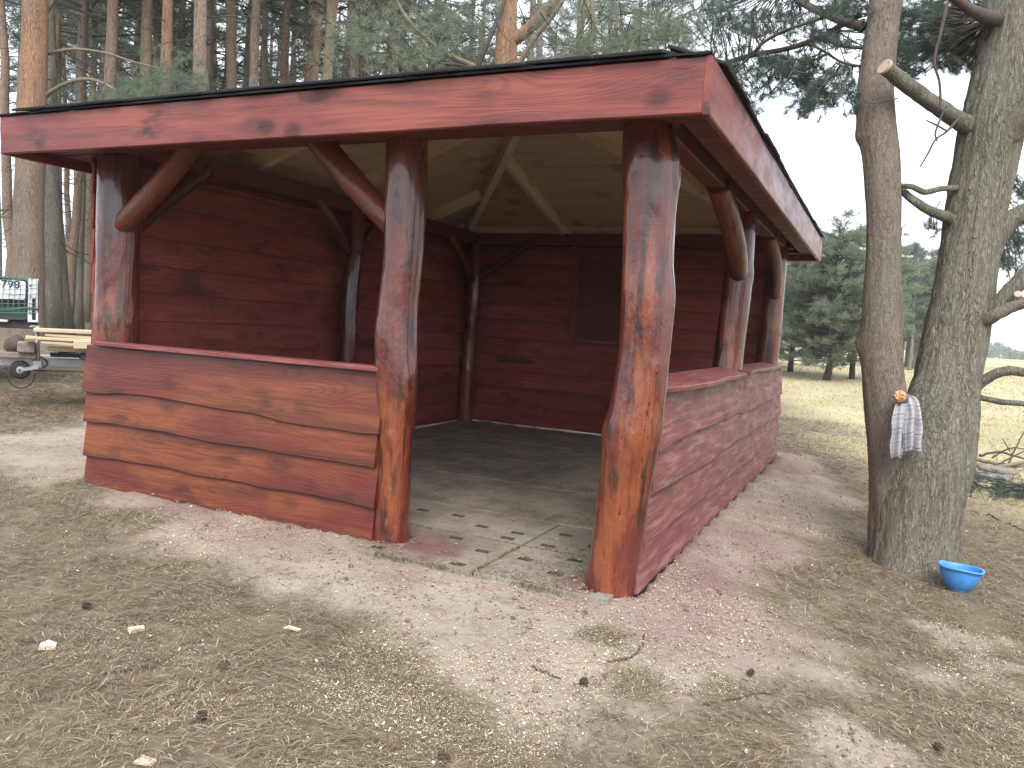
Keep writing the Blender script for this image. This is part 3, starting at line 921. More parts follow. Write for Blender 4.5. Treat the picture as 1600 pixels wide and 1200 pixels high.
# roof sheathing boards: every course of every slope is one board mitred at the hips
def roof_boards():
    C = [(XL, YF), (XR, YF), (XR, YB), (XL, YB)]
    th = .028
    for s in range(4):
        a = np.array([*C[s], ZF]); b = np.array([*C[(s + 1) % 4], ZF]); ap = np.array([CX, CY, AP])
        nrm = np.cross(b - a, ap - a); nrm /= np.linalg.norm(nrm)
        run = np.linalg.norm(ap - (a + b) / 2)
        n = int(run / .155)
        for k in range(n):
            t0, t1 = k / n + .0012, (k + 1) / n - .0012
            if k == n - 1: t1 = .995
            q = [a + (ap - a) * t0, b + (ap - b) * t0, b + (ap - b) * t1, a + (ap - a) * t1]
            ctr = sum(q) / 4
            ex = (b - a) / np.linalg.norm(b - a); ez = nrm; ey = np.cross(ez, ex)
            M = np.stack([ex, ey, ez])
            top = [M @ (p - ctr) for p in q]
            dz = random.uniform(-.002, .002)
            V = [p + np.array([0, 0, dz - .004]) for p in top] + [p + np.array([0, 0, dz - th]) for p in top]
            Fc = [(0, 1, 2, 3), (7, 6, 5, 4), (0, 4, 5, 1), (1, 5, 6, 2), (2, 6, 7, 3), (3, 7, 4, 0)]
            me = mesh('roof_board', V, Fc, W_PALE)
            obj('roof_board', me, SH, tuple(ctr), Matrix([list(r_) for r_ in M.T]))
        # felt layer above the boards
        lift = .022
        V, Fc = [], []
        nn = 30
        for i in range(nn + 1):
            t = i / nn
            e = a + (b - a) * t
            outv = (e - ap); outv = outv / np.linalg.norm(outv)
            w = .034 + .010 * math.sin(i * 2.3 + s) + .006 * math.sin(i * 5.1)
            V += [e + outv * w + nrm * (lift - .010), e + outv * w + nrm * lift, ap + nrm * lift]
        for i in range(nn):
            j = i * 3
            Fc += [(j, j + 3, j + 4, j + 1), (j + 1, j + 4, j + 5)]
        me = mesh('roof_felt', V, Fc, ROOF_FELT); fix_normals(me)
        obj('roof_felt', me, SH)
        # shingle courses: two lowest rows built tab by tab
        L = np.linalg.norm(b - a)
        n = int(L / .33)
        mbs = MB(); mbs.box((0, 0, 0), (.325, .30, .016), bev=.003)
        sme = mesh('shingle', mbs.v, mbs.f, ROOF_FELT)
        ex = (b - a) / L; ey = np.cross(nrm, ex)
        for row in range(2):
            for i in range(n + 1):
                u = (i + .5 * (row % 2)) / n
                base = a + (b - a) * u
                inn = .105 + row * .2 + random.uniform(-.012, .008)
                tt = np.array([*((ap - base)[:2]), 0])
                p = base + ey * inn + nrm * (lift + .010 + row * .012 + random.random() * .004)
                # stay inside the hips
                su = (p - a) @ ex
                lim = inn * .8
                mg = .17 if row == 0 else inn + .62
                if su < mg or su > L - mg: continue
                M = np.stack([ex, ey, nrm])
                o = obj('shingle', sme, SH, tuple(p), Matrix([list(r_) for r_ in M.T]) @ Matrix.Rotation(random.uniform(-.012, .012), 3, 'Z') @ Matrix.Rotation(-.03, 3, 'X'))
roof_boards()

# fascia boards, soffit battens
fz = ZF - ZE
def fascia(p0, ang, L, seed, lab=None, mat=W_FASCIA):
    me = board_me('fascia', L, fz, .032, mat, lo=.004, hi=.003, seed=seed, n=40)
    o = obj('fascia', me, SH, p0, (0, 0, ang))
    if lab: o['label'] = lab
fascia((XL - .0, YF, ZE), 0, XR - XL, 301)
fascia((XR + .017, YF - .016, ZE), A_(90), YB - YF + .03, 305)
fascia((XR, YB, ZE), A_(180), XR - XL, 309)
fascia((XL - .017, YB + .016, ZE), A_(-90), YB - YF, 313)
# eave lining under the overhang: narrow boards between wall plate and fascia
def lining(x0, x1, y0, y1):
    mb = MB(); mb.box((0, 0, 0), (x1 - x0, y1 - y0, .018), bev=.003)
    o = mb.build('eave_board', W_BEAM, SH, ((x0 + x1) / 2, (y0 + y1) / 2, ZE + .085 + random.uniform(-.003, .003)))
for i in range(2):
    d = .20
    lining(XL + .02, XR - .02, YF + .02 + i * d, YF + .02 + (i + 1) * d - .006)
    lining(XL + .02, XR - .02, YB - .02 - (i + 1) * d + .006 + (.0), YB - .02 - i * d) if i == 0 else None
lining(XL + .02, XL + .20, YF + .43, YB - .23); lining(XL + .206, XL + .38, YF + .43, YB - .23)
lining(XR - .19, XR - .02, YF + .43, YB - .23)

# ------------------------------------------------------------------ pine needles: tufts
def tufts(centres, dirs, n, length, width, seed, spread=1.0, keep_flat=0.0):
    """bursts of n thin needles round each shoot; returns V, T, shade"""
    r_ = np.random.default_rng(seed)
    C_ = np.repeat(np.asarray(centres, float), n, 0); Dm = np.repeat(np.asarray(dirs, float), n, 0)
    N = len(C_)
    rv = r_.normal(size=(N, 3)); rv /= np.linalg.norm(rv, axis=1)[:, None]
    d = Dm * r_.uniform(.25, 1.0, (N, 1)) + rv * spread; d /= np.linalg.norm(d, axis=1)[:, None]
    l = (length * r_.uniform(.65, 1.15, N))[:, None]
    s = np.cross(d, r_.normal(size=(N, 3))); s /= np.linalg.norm(s, axis=1)[:, None] + 1e-9
    start = C_ + Dm * (length * r_.uniform(-.6, .5, (N, 1))) * .9
    V = np.stack([start - s * width / 2, start + s * width / 2, start + d * l], 1).reshape(-1, 3)
    T = np.arange(N * 3).reshape(-1, 3)
    clump = np.repeat(r_.random(len(centres)), n)
    sh = np.clip(.55 * clump + .45 * r_.random(N), 0, .9)
    return V, T, np.repeat(sh, 3)

def branch_path(r_, start, az, length, rise, droop, n=7, wob=.12):
    t = np.linspace(0, 1, n)
    d = np.array([math.cos(az), math.sin(az), 0]); s = np.array([-d[1], d[0], 0])
    w = np.cumsum(r_.normal(0, wob * length / n, n)); w -= w[0]
    return start + np.outer(t * length, d) + np.outer(w, s) + np.outer(rise * length * t - droop * length * t ** 2 + .5 * np.cumsum(r_.normal(0, .05 * length / n, n)), [0, 0, 1])

def make_crown(name, h, base, rad, nb, seed, n_tuft=7, tl=.17, tw=.016, ntw=12, shape='cone', mats=None):
    """branches with needle tufts; origin at the foot of the trunk. returns a mesh"""
    r_ = np.random.default_rng(seed)
    wv, wf = MB(), None
    cents, dirs = [], []
    for i in range(nb):
        u = r_.random() ** .85
        z = base + (h - base) * u
        if shape == 'cone': R_ = rad * (1.0 - u) ** .6 * (.75 + .5 * r_.random()) + .25
        elif shape == 'top': R_ = rad * math.sin(min(1, .25 + u * .9) * PI) ** .6 * (.6 + .6 * r_.random()) + .3
        else: R_ = rad * (.55 + .5 * math.sin(u * PI)) * (.7 + .5 * r_.random())
        az = r_.random() * 2 * PI
        P = branch_path(r_, np.array([0, 0, z]), az, R_, r_.uniform(.05, .55), r_.uniform(.0, .45))
        wv.tube(P, np.linspace(.012 + .010 * R_, .005, len(P)), 4, cap=False)
        for k in range(int(n_tuft * (.5 + R_ / rad))):
            t = r_.uniform(.25, 1.0)
            i0 = min(int(t * 6), 5); p = P[i0] + (P[i0 + 1] - P[i0]) * (t * 6 - i0)
            sl = r_.uniform(.15, .38) * R_ * (1.15 - t * .6)
            a2 = az + r_.choice([-1, 1]) * r_.uniform(.3, 1.25)
            q = branch_path(r_, p, a2, sl, r_.uniform(.0, .6), r_.uniform(0, .3), 4)
            wv.tube(q, np.linspace(.008, .003, 4), 3, cap=False)
            for t2 in (.4, .62, .82, 1.0):
                i2 = min(int(t2 * 3), 2); pp = q[i2] + (q[i2 + 1] - q[i2]) * (t2 * 3 - i2)
                dd = q[i2 + 1] - q[i2]; dd = dd / (np.linalg.norm(dd) + 1e-9) + np.array([0, 0, .35])
                cents.append(pp + r_.normal(0, .06, 3)); dirs.append(dd / np.linalg.norm(dd))
    NV, NTri, sh = tufts(np.array(cents), np.array(dirs), ntw, tl, tw, seed + 1)
    BV = np.array(wv.v); BF = np.array([f for f in wv.f])
    BT = np.concatenate([BF[:, [0, 1, 2]], BF[:, [0, 2, 3]]])
    V = np.concatenate([NV, BV]); T = np.concatenate([NTri, BT + len(NV)])
    mi = np.concatenate([np.zeros(len(NTri)), np.ones(len(BT))])
    me = fast_mesh(name, V, T, mats or [NEEDLE, TWIG], np.concatenate([sh, np.zeros(len(BV))]), mat_idx=mi)
    return me

CROWNS = [make_crown('crown', 17.5, 9.5, 2.4, 38, 41, 5, .24, .018, 11, 'top'),
          make_crown('crown', 16.5, 10.2, 2.2, 36, 42, 5, .24, .018, 11, 'top'),
          make_crown('crown', 18.0, 8.2, 2.6, 42, 43, 5, .24, .018, 11, 'top')]
LOWC = [make_crown('crown', 12.5, 4.6, 2.6, 58, 51, 6, .20, .014, 12, 'cone'),
        make_crown('crown', 13.0, 5.6, 2.8, 60, 52, 6, .20, .014, 12, 'bush')]
def dead_twigs(seed):
    r_ = np.random.default_rng(seed); mb = MB()
    for i in range(24):
        z = r_.uniform(2.0, 9.5); az = r_.random() * 2 * PI
        P = branch_path(r_, np.array([0, 0, z]), az, r_.uniform(.5, 1.9), r_.uniform(-.2, .35), r_.uniform(.2, .7), 6, .25)
        mb.tube(P, np.linspace(.014, .004, 6), 4, cap=False)
        if r_.random() < .7:
            q = branch_path(r_, P[3], az + r_.choice([-1, 1]) * .8, r_.uniform(.3, .8), .1, .4, 4, .25); mb.tube(q, np.linspace(.007, .003, 4), 3, cap=False)
    return mesh('dead_twigs', mb.v, mb.f, TWIG)
DEAD = [dead_twigs(k) for k in (1, 2, 3)]

def trunk_me(name, h, r, lean, seed, mat, seg=12, rings=16, top=.35, bumpy=.04):
    r_ = np.random.default_rng(seed)
    t = np.linspace(0, 1, rings)
    wob = np.cumsum(r_.normal(0, .018, (rings, 2)), 0) * h * .1 * math.sqrt(16 / rings) * (.35 if rings > 40 else 1)
    P = np.stack([lean[0] * t + wob[:, 0] - wob[0, 0], lean[1] * t + wob[:, 1] - wob[0, 1], t * h - .25], 1)
    R_ = r * (1 - (1 - top) * t) * (1 + .25 * np.exp(-t * h / .5))
    def fn(tt, a, c): return 1 + bumpy * fbm(np.stack([np.cos(a) * 2 + seed, np.sin(a) * 2, np.full_like(a, c[2] * .8)], 1), 2, seed)
    V, Fc = tube_vf(P, R_, seg, True, fn)
    return mesh(name, V, Fc, mat, True)

def ground_z(x, y): return float(ground_h(np.array([x]), np.array([y]))[0])

def forest_tree(x, y, r, h, lean, seed, mat, label, group, crown=None, name='pine_tree', cs=1.0):
    z = ground_z(x, y)
    t = empty(name, (x, y, z), label, 'tree', group)
    obj('trunk', trunk_me('trunk', h, r, lean, seed, mat), t)
    if crown is not None:
        c = obj('crown', crown, t, (lean[0] * .7, lean[1] * .7, 0), (0, 0, random.random() * 2 * PI))
        c.scale = (cs, cs, cs * random.uniform(.92, 1.08))
    if crown in CROWNS:
        k = obj('dead_twigs', DEAD[seed % 3], t, (lean[0] * .3, lean[1] * .3, 0), (0, 0, seed * 1.3)); k['kind'] = 'stuff'
    return t

def spot(px, dist, py=300):
    d = ray(px, py); h = d[:2] / np.hypot(*d[:2])
    p = CAM[:2] + h * dist
    depth = dist * float(np.dot([*h, 0], _f))
    return p, depth, h
# the trunks one can tell apart over the roof: photo column, width in pixels, distance, sideways lean, bark, label
named = [
    (86, 24, 21.5, -.10, BARK_GREY, 'grey-barked pine standing directly right of the flaky orange pine'),
    (108, 22, 22.5, -.55, BARK_GREY, 'grey pine leaning left beside the left end of the fascia'),
    (207, 13, 22.0, -.2, BARK_GREY, 'slim grey pine left of the orange-brown trunk above the bare branches'),
    (233, 10, 25.0, .1, BARK_GREY, 'thin grey pine with a small fork just right of two slim trunks'),
    (271, 18, 19.0, -.15, BARK_ORANGE, 'orange-brown pine trunk above the ends of the two bare arching branches'),
    (321, 22, 16.5, .0, BARK_BROWN, 'straight pinkish-brown pine with a dark scar and a hooked bare branch'),
    (391, 16, 19.5, .05, BARK_BROWN, 'brown pine where the hooked bare branch comes down to the roof'),
    (457, 16, 20.0, .35, BARK_BROWN, 'brown pine trunk leaning slightly right between the hooked branch and the paired trunks'),
    (496, 17, 19.0, .1, BARK_ORANGE, 'orange trunk, left of the close pair of pines above the fascia'),
    (521, 17, 18.5, -.1, BARK_BROWN, 'greyish-brown trunk, right of the close pair of pines above the fascia'),
]
for i, (px, wpx, dist, ln, mt, lab) in enumerate(named):
    p, dep, h = spot(px, dist, 60 if px > 140 else 300)
    r = wpx / F_PX * dep / 2 * 1.02
    side = np.array([-h[1], h[0]]) * -1
    forest_tree(p[0], p[1], r * 1.15, 16, side * ln * 3, 500 + i, mt, lab, None, CROWNS[i % 3], cs=.85 + .05 * (i % 4))

# far slim trunks filling the wood
cnt = 0
r_ = np.random.default_rng(97)
cols = [150, 164, 176, 190, 198, 212, 225, 239, 256, 280, 312, 330, 341, 354, 373, 384, 400, 412, 422, 444, 466, 480, 503, 514, 529, 543, 555, 570, 584, 600, 3, 12, 24, 64, 72, 100, 104, 116, 124, 130, 133, 136, 145, 158, 170, 183, 218, 243, 250, 262, 288, 296, 306, 338, 347, 358, 368, 378, 407, 417, 428, 437, 447, 474, 485, 507,
        536, 548, 561, 577, 590, 612, 628, 640, 658, 672, 690, 706, 722, 742, 760, 818, 836, 858, 884, 905, 930, 960, 990, 1020, 1050]
for i, px in enumerate(cols):
    dist = r_.uniform(20, 48)
    if px < 140: dist = r_.uniform(23, 42)
    p, dep, h = spot(px + r_.uniform(-2, 2), dist, 60 if px > 140 else 350)
    r = r_.uniform(.11, .19)
    mt = [BARK_GREY, BARK_BROWN, BARK_BROWN, BARK_GREY, BARK_ORANGE][i % 5]
    side = np.array([-h[1], h[0]])
    forest_tree(p[0], p[1], r, r_.uniform(15, 19), side * r_.normal(0, .5), 600 + i, mt, 'slim pine with bare ' + ['grey', 'brown', 'brown', 'grey', 'orange'][i % 5] + ' trunk among others in the wood behind the shelter',
                'slim ' + ['grey', 'brown', 'brown', 'grey', 'orange'][i % 5] + ' pines in the wood', CROWNS[int(r_.integers(3))] if (i >= 30 and i % 3 < 2) or i % 5 == 0 else None, cs=r_.uniform(.8, 1.05))
# younger, low-crowned pines at the edge of the wood
for i, (px, dist) in enumerate([(575, 30), (650, 34), (870, 30), (945, 33), (1030, 28), (1090, 35), (1125, 42), (700, 44), (990, 46), (170, 44), (420, 46), (300, 50), (520, 50), (830, 42)]):
    p, dep, h = spot(px, dist, 60)
    forest_tree(p[0], p[1], r_.uniform(.11, .16), 12, np.array([0, 0]), 700 + i, BARK_BROWN, 'bushy green pine at the edge of the wood behind the shelter roof',
                'bushy pines at the wood edge', LOWC[i % 2], cs=r_.uniform(.95, 1.25))

# big flaky pine at the far left with two bare arching branches
def big_left():
    p, dep, h = spot(46, 20.0, 200)
    z = ground_z(*p)
    t = empty('pine_tree', (p[0], p[1], z), 'thick flaky orange pine with two arching bare branches at the left end of the roof', 'tree')
    r = 42 / F_PX * dep / 2
    me = trunk_me('trunk', 15, r * 1.12, (.05, .05), 801, BARK_ORANGE, 32, 60, .5, .05)
    obj('trunk', me, t)
    t0 = np.array([p[0], p[1], z])
    def br(pts, r0, r1, nm='branch'):
        P = np.array([at(x, y, d) for x, y, d in pts]) - t0
        P = curve_pts(P, 22)
        V, Fc = tube_vf(P, np.linspace(r0, r1, 22), 10, True, lambda tt, a, c: 1 + .10 * fbm(np.stack([np.cos(a) * 2, np.sin(a) * 2, np.full_like(a, c[0] * 6)], 1), 2, 5))
        me = mesh(nm, V, Fc, TWIG_PALE, True); obj(nm, me, t)
    d0 = dep
    br([(56, 168, d0), (78, 145, d0 - .3), (110, 128, d0 - .6), (140, 124, d0 - .8), (165, 132, d0 - .9), (184, 143, d0 - 1.0)], .050, .028)
    br([(60, 90, d0), (90, 80, d0 - .2), (125, 77, d0 - .3), (170, 84, d0 - .4), (205, 96, d0 - .5), (250, 107, d0 - .5)], .038, .018)
    br([(60, 40, d0), (72, 22, d0 - .2), (90, -10, d0 - .4)], .045, .035)
    cents, dirs = [], []
    rr = np.random.default_rng(5)
    for (x, y, sx, sy, n, d) in ((215, 140, 40, 22, 70, 11.0), (265, 112, 40, 28, 60, 11.3), (175, 150, 25, 10, 22, 10.8), (295, 130, 30, 18, 40, 11.6), (235, 155, 50, 10, 40, 11)):
        for k in range(n):
            cents.append(at(x + rr.normal(0, sx * .6), y + rr.normal(0, sy * .6), d + rr.normal(0, .4)) - t0)
            v = rr.normal(size=3) + np.array([.5, .3, .3]); dirs.append(v / np.linalg.norm(v))
    V, T, sh = tufts(cents, dirs, 26, .13, .007, 77)
    obj('needles', fast_mesh('needles', V, T, NEEDLE, sh), t)
    c = obj('crown', CROWNS[0], t, (0, 0, 1.5)); c.scale = (1.1, 1.1, 1)
big_left()

# orange forked pine behind the roof
def fork_pine():
    p, dep, h = spot(792, 13.5, 60)
    z = ground_z(*p); t0 = np.array([p[0], p[1], z])
    t = empty('pine_tree', tuple(t0), 'orange pine trunk with a thick limb forking right, rising behind the middle of the roof', 'tree')
    d = dep
    def br(nm, pts, rr_, mat=BARK_ORANGE, seg=18):
        P = curve_pts(np.array([at(x, y, dd) for x, y, dd in pts]) - t0, 30)
        V, Fc = tube_vf(P, np.interp(np.linspace(0, 1, 30), np.linspace(0, 1, len(rr_)), rr_), seg, True,
                        lambda tt, a, c: 1 + .07 * fbm(np.stack([np.cos(a) * 2, np.sin(a) * 2, np.full_like(a, c[2] * 2)], 1), 2, 6))
        obj(nm, mesh(nm, V, Fc, mat, True), t)
    foot = np.array([*t0])
    P0 = [(786, 460, d), (787, 300, d), (790, 100, d), (792, 40, d), (795, -60, d + .2), (800, -400, d + .5)]
    br('trunk', P0, [.22, .21, .19, .17, .15, .08])
    br('limb', [(792, 70, d), (820, 50, d - .1), (850, 22, d - .2), (885, -20, d - .3), (980, -150, d - .5)], [.10, .10, .095, .085, .05])
    br('limb', [(800, 120, d - .3), (835, 60, d - .5), (860, 30, d - .6), (880, 0, d - .7)], [.045, .042, .04, .035], TWIG_PALE, 8)
    br('limb', [(742, 115, d - .2), (765, 60, d - .3), (785, 10, d - .3), (800, -40, d - .3)], [.042, .04, .04, .03], TWIG, 8)
    br('branch', [(742, 104, d - .4), (700, 85, d - .5), (660, 55, d - .6), (630, 20, d - .7), (610, -20, d - .8)], [.045, .042, .035, .03, .025], TWIG_PALE, 8)
    br('branch', [(760, 108, d - .4), (700, 100, d - .5), (660, 98, d - .5), (640, 112, d - .5)], [.02, .018, .016, .012], TWIG, 6)
    br('branch', [(860, 110, d - .5), (930, 80, d - .6), (1010, 62, d - .6), (1080, 50, d - .8)], [.03, .026, .02, .01], TWIG, 6)
    cents, dirs = [], []
    rr = np.random.default_rng(15)
    tw = MB()
    for (x, y, sx, sy, n, dd) in ((560, 60, 70, 45, 170, 13.0), (650, 85, 60, 25, 90, 12.4), (690, 30, 60, 35, 110, 12.7), (900, 85, 80, 25, 140, 12.2), (980, 60, 90, 35, 220, 12.6), (1060, 45, 70, 35, 190, 12.8), (920, 20, 80, 25, 130, 13)):
        for k in range(n):
            c = at(x + rr.normal(0, sx * .6), y + rr.normal(0, sy * .6), dd + rr.normal(0, .5)) - t0
            v = rr.normal(size=3) * .6 + np.array([.2, -.1, .5]); v /= np.linalg.norm(v)
            cents.append(c); dirs.append(v)
            if k % 3 == 0:
                e = c + rr.normal(0, .25, 3) + np.array([0, 0, .1])
                tw.tube(np.array([c, (c + e) / 2 + rr.normal(0, .03, 3), e]), [.004, .007, .010], 3, cap=False)
    V, T, sh = tufts(cents, dirs, 22, .15, .0075, 78)
    obj('needles', fast_mesh('needles', V, T, NEEDLE_FIELD, sh), t)
    tw.build('twigs', TWIG, t)['kind'] = 'stuff'
    c = obj('crown', CROWNS[1], t, (0, 0, 0), (0, 0, 1)); c.scale = (1.1, 1.1, 1)
fork_pine()

# ------------------------------------------------------------------ meadow pines and far woods on the right
BARK_DARK = bark_mat('bark_dark', (.12, .10, .085), (.05, .04, .035), (.10, .09, .07), .5, 1.0)
def meadow_pine(px, dist, h, seed, label, group=None, lean=(0, 0), base=1.2, rad=3.0, nb=150, name='pine_tree'):
    p, dep, hh = spot(px, dist, 560)
    z = ground_z(*p)
    t = empty(name, (p[0], p[1], z), label, 'tree', group)
    obj('trunk', trunk_me('trunk', h * .92, .03 * h ** .9, lean, seed, BARK_DARK, 12, 14, .25), t)
    me = make_crown('crown', h, base, rad, nb, seed, 9, .19, .017, 13, 'bush', [NEEDLE_FIELD, TWIG])
    obj('crown', me, t)
meadow_pine(1294, 35, 5.8, 901, 'stout round-crowned pine with a dark trunk standing out on the meadow', rad=3.1, nb=165, base=.6, lean=(.5, .1))
meadow_pine(1236, 39, 5.1, 902, 'green pine on the meadow showing just right of the shelter corner post', rad=2.8, nb=110, base=.5)
meadow_pine(1334, 37, 4.8, 903, 'pine on the meadow mostly hidden behind the left stem of the forked tree', rad=1.9, nb=85, base=.6)
meadow_pine(1262, 48, 5.6, 904, 'pine set farther back between the two front meadow pines', rad=3.0, nb=95, base=.6)
FARC = make_crown('crown', 9.0, 3.0, 2.3, 60, 921, 6, .34, .034, 8, 'cone', [NEEDLE_FIELD, TWIG])
r_ = np.random.default_rng(11)
for i in range(34):
    px = 1395 + i * 2.3 + r_.uniform(-3, 3)
    dist = r_.uniform(62, 84)
    p, dep, h = spot(px, dist, 555)
    forest_tree(p[0], p[1], r_.uniform(.10, .15), 8.2, np.array([r_.normal(0, .15), 0]), 930 + i, BARK_GREY, 'tall thin pine in the far wood seen between the two stems of the forked tree',
                'far pines across the meadow', FARC, cs=r_.uniform(.62, 1.0))
# more far wood behind the shelter to the meadow's left edge
for i in range(12):
    px = 1225 + i * 14 + r_.uniform(-5, 5); dist = r_.uniform(70, 95)
    p, dep, h = spot(px, dist, 555)
    forest_tree(p[0], p[1], r_.uniform(.10, .15), 8.2, np.array([0, 0]), 980 + i, BARK_GREY, 'tall thin pine in the far wood behind the meadow pines',
                'far pines behind the meadow pines', FARC, cs=r_.uniform(.7, 1.0))

def far_wood():
    """treeline on the horizon: one mass of small crowns"""
    r2 = np.random.default_rng(3)
    cents, dirs = [], []
    for k in range(2600):
        a = math.radians(r2.uniform(-9, 24)); d = r2.uniform(300, 345)
        x, y = CAM[0] + math.sin(a) * d, CAM[1] + math.cos(a) * d
        hmax = 5.2 + 2.2 * math.sin(a * 40) + 1.2 * math.sin(a * 131)
        cents.append((x, y, ground_z(x, y) + r2.uniform(.1, 1) ** .8 * hmax)); dirs.append((0, 0, 1))
    V, T, sh = tufts(cents, dirs, 7, 1.6, .55, 31)
    o = obj('far_wood', fast_mesh('far_wood', V, T, NEEDLE_FIELD, sh)); tag(o, 'low line of far woodland along the horizon beyond the meadow', 'woodland', kind='stuff')
far_wood()

# ------------------------------------------------------------------ the forked pine at the right
TD = 5.48
def forked_pine():
    foot = at(1428, 884, TD); foot[2] = ground_z(foot[0], foot[1])
    t = empty('forked_pine', tuple(foot), 'big rough-barked pine forking low into two stems beside the blue basin', 'tree')
    def stem(nm, pts, mat, seg, rings, seed, bumps=(), amp=.05, root=0):
        # pts: photo column, row, width in px, depth offset
        Q = curve_pts(np.array(pts, float), rings)
        P = np.array([at(x, y, TD + dz) for x, y, w, dz in Q]) - foot
        R_ = Q[:, 2] / F_PX * (TD + Q[:, 3]) / 2
        def fn(tt, a, c):
            z = c[2]
            dirn = np.stack([np.cos(a), np.sin(a), np.zeros_like(a)], 1)
            lo = fbm(dirn * 1.3 + np.array([seed, 0, z * 1.1]), 3, seed)
            rid = 1 - np.abs(fbm(dirn * np.array([5.5, 5.5, 0]) + np.array([seed, 3, z * 2.0 ]), 3, seed + 2)) * 2.2
            fi = fbm(dirn * np.array([13, 13, 0]) + np.array([0, seed, z * 9]), 3, seed + 4)
            k = 1 + amp * lo - amp * .62 * np.clip(rid, 0, 1) ** 3 + amp * .45 * fi
            if root: k = k + np.clip(np.exp(-z / .16), 0, 1.3) * root * (.35 + .65 * np.clip(np.sin(a * 3 + 1.0) + .4 * np.sin(a * 5), 0, 1))
            for (bx, bz, s, hgt) in bumps:
                k = k + hgt * np.exp(-(np.angle(np.exp(1j * (a - bx))) / s[0]) ** 2 - ((z - bz) / s[1]) ** 2)
            return k
        V, Fc = tube_vf(P, R_, seg, True, fn)
        me = mesh(nm, V, Fc, mat, True); fix_normals(me)
        me.polygons.foreach_set('use_smooth', np.ones(len(me.polygons), bool))
        return obj(nm, me, t)
    # main trunk and its right-hand stem
    stem('trunk', [(1428, 930, 160, 0), (1427, 888, 142, 0), (1427, 860, 130, 0), (1434, 800, 128, 0), (1444, 740, 134, 0), (1456, 690, 128, .02), (1470, 640, 112, .03), (1480, 590, 96, .05),
                   (1492, 530, 92, .06), (1503, 470, 88, .06), (1512, 410, 84, .06), (1522, 340, 84, .06), (1536, 270, 88, .06), (1552, 190, 92, .06), (1572, 100, 92, .05), (1590, 0, 96, .05), (1600, -90, 92, .1), (1610, -300, 80, .2)],
         BARK_NEAR, 96, 230, 5, amp=.085, root=.15)
    stem('trunk', [(1410, 920, 96, .04), (1408, 860, 96, .04), (1406, 790, 88, .03), (1399, 720, 78, .02), (1390, 660, 70, .01), (1381, 600, 62, .0), (1377, 540, 62, .0), (1378, 480, 60, 0), (1380, 420, 54, 0),
                   (1381, 360, 50, 0), (1380, 300, 52, 0), (1376, 240, 54, 0), (1369, 190, 56, 0), (1368, 140, 54, 0), (1373, 90, 51, 0), (1379, 40, 49, 0), (1384, 0, 48, 0), (1388, -90, 44, .05), (1392, -250, 36, .1)],
         BARK_NEAR2, 72, 210, 9, bumps=[(A_(180), 1.5, (.5, .07), .22), (A_(185), 2.95, (.5, .05), .16)], amp=.06)
    # root swellings
    # thick and thin limbs
    def limb(nm, pts, mat=BARK_NEAR, seg=16, n=48, amp=.15):
        Q = curve_pts(np.array(pts, float), n)
        P = np.array([at(x, y, TD + dz) for x, y, w, dz in Q]) - foot
        V, Fc = tube_vf(P, Q[:, 2] * .88 / F_PX * TD / 2, seg, True, lambda tt, a, c: 1 + amp * fbm(np.stack([np.cos(a) * 2, np.sin(a) * 2, np.full_like(a, tt * 14)], 1), 3, 5))
        me = mesh(nm, V, Fc, mat, True); fix_normals(me)
        me.polygons.foreach_set('use_smooth', np.array([len(p.vertices) == 4 for p in me.polygons]))
        return obj(nm, me, t)
    lm = limb('limb', [(1382, 104, 25, -.30), (1420, 135, 26, -.22), (1460, 163, 27, -.12), (1500, 190, 32, .0), (1530, 205, 40, .06)])
    lm['label'] = 'sawn-off limb slanting up left from the right stem'
    # its pale sawn face
    c0 = at(1382, 104, TD - .30) - foot; c1 = at(1420, 135, TD - .22) - foot
    ax = c0 - c1; ax /= np.linalg.norm(ax)
    V, Fc = tube_vf(np.array([c0 - ax * .01, c0 + ax * .006]), [.052, .050], 20)
    obj('cut_face', mesh('cut_face', V, Fc, CUTPALE), lm)
    limb('limb', [(1405, 290, 8, -.05), (1425, 292, 10, -.1), (1445, 300, 10, -.1), (1470, 295, 10, -.05), (1495, 294, 12, .0)])
    limb('limb', [(1407, 296, 12, 0), (1430, 315, 15, -.08), (1455, 330, 17, -.08), (1480, 340, 20, 0), (1500, 352, 22, .05)])
    limb('limb', [(1550, 230, 55, .0), (1580, 205, 44, -.08), (1620, 165, 40, -.2), (1680, 120, 36, -.3)], BARK_NEAR2)
    limb('limb', [(1535, 400, 52, .05), (1570, 352, 38, .0), (1610, 330, 34, -.05), (1660, 318, 30, -.1)], BARK_NEAR)
    limb('limb', [(1530, 500, 34, .0), (1556, 480, 30, -.1), (1582, 452, 28, -.15), (1612, 420, 28, -.2), (1640, 380, 24, -.2)], BARK_NEAR)
    l2 = limb('limb', [(1520, 512, 28, .02), (1550, 495, 22, -.15), (1580, 480, 20, -.2), (1630, 462, 18, -.3)], BARK_NEAR2)
    V, Fc = tube_vf(np.array([at(1591, 463, TD - .22), at(1591, 459, TD - .24)]) - foot, [.026, .024], 14)
    obj('cut_face', mesh('cut_face', V, Fc, CUTPALE), l2)
    limb('limb', [(1510, 618, 26, .0), (1535, 596, 19, -.05), (1562, 582, 17, -.12), (1590, 580, 16, -.16), (1650, 592, 14, -.2)])
    limb('limb', [(1508, 618, 14, .0), (1535, 622, 10, -.05), (1565, 628, 10, -.12), (1600, 631, 9, -.16), (1650, 638, 8, -.2)])
    # short stub holding the towel
    sb = limb('stub', [(1432, 640, 30, .1), (1420, 630, 28, -.16), (1405, 619, 19, -.30)], BARK_NEAR2, 14, 10)
    p0 = at(1405, 619, TD - .30) - foot; p1 = at(1420, 630, TD - .16) - foot
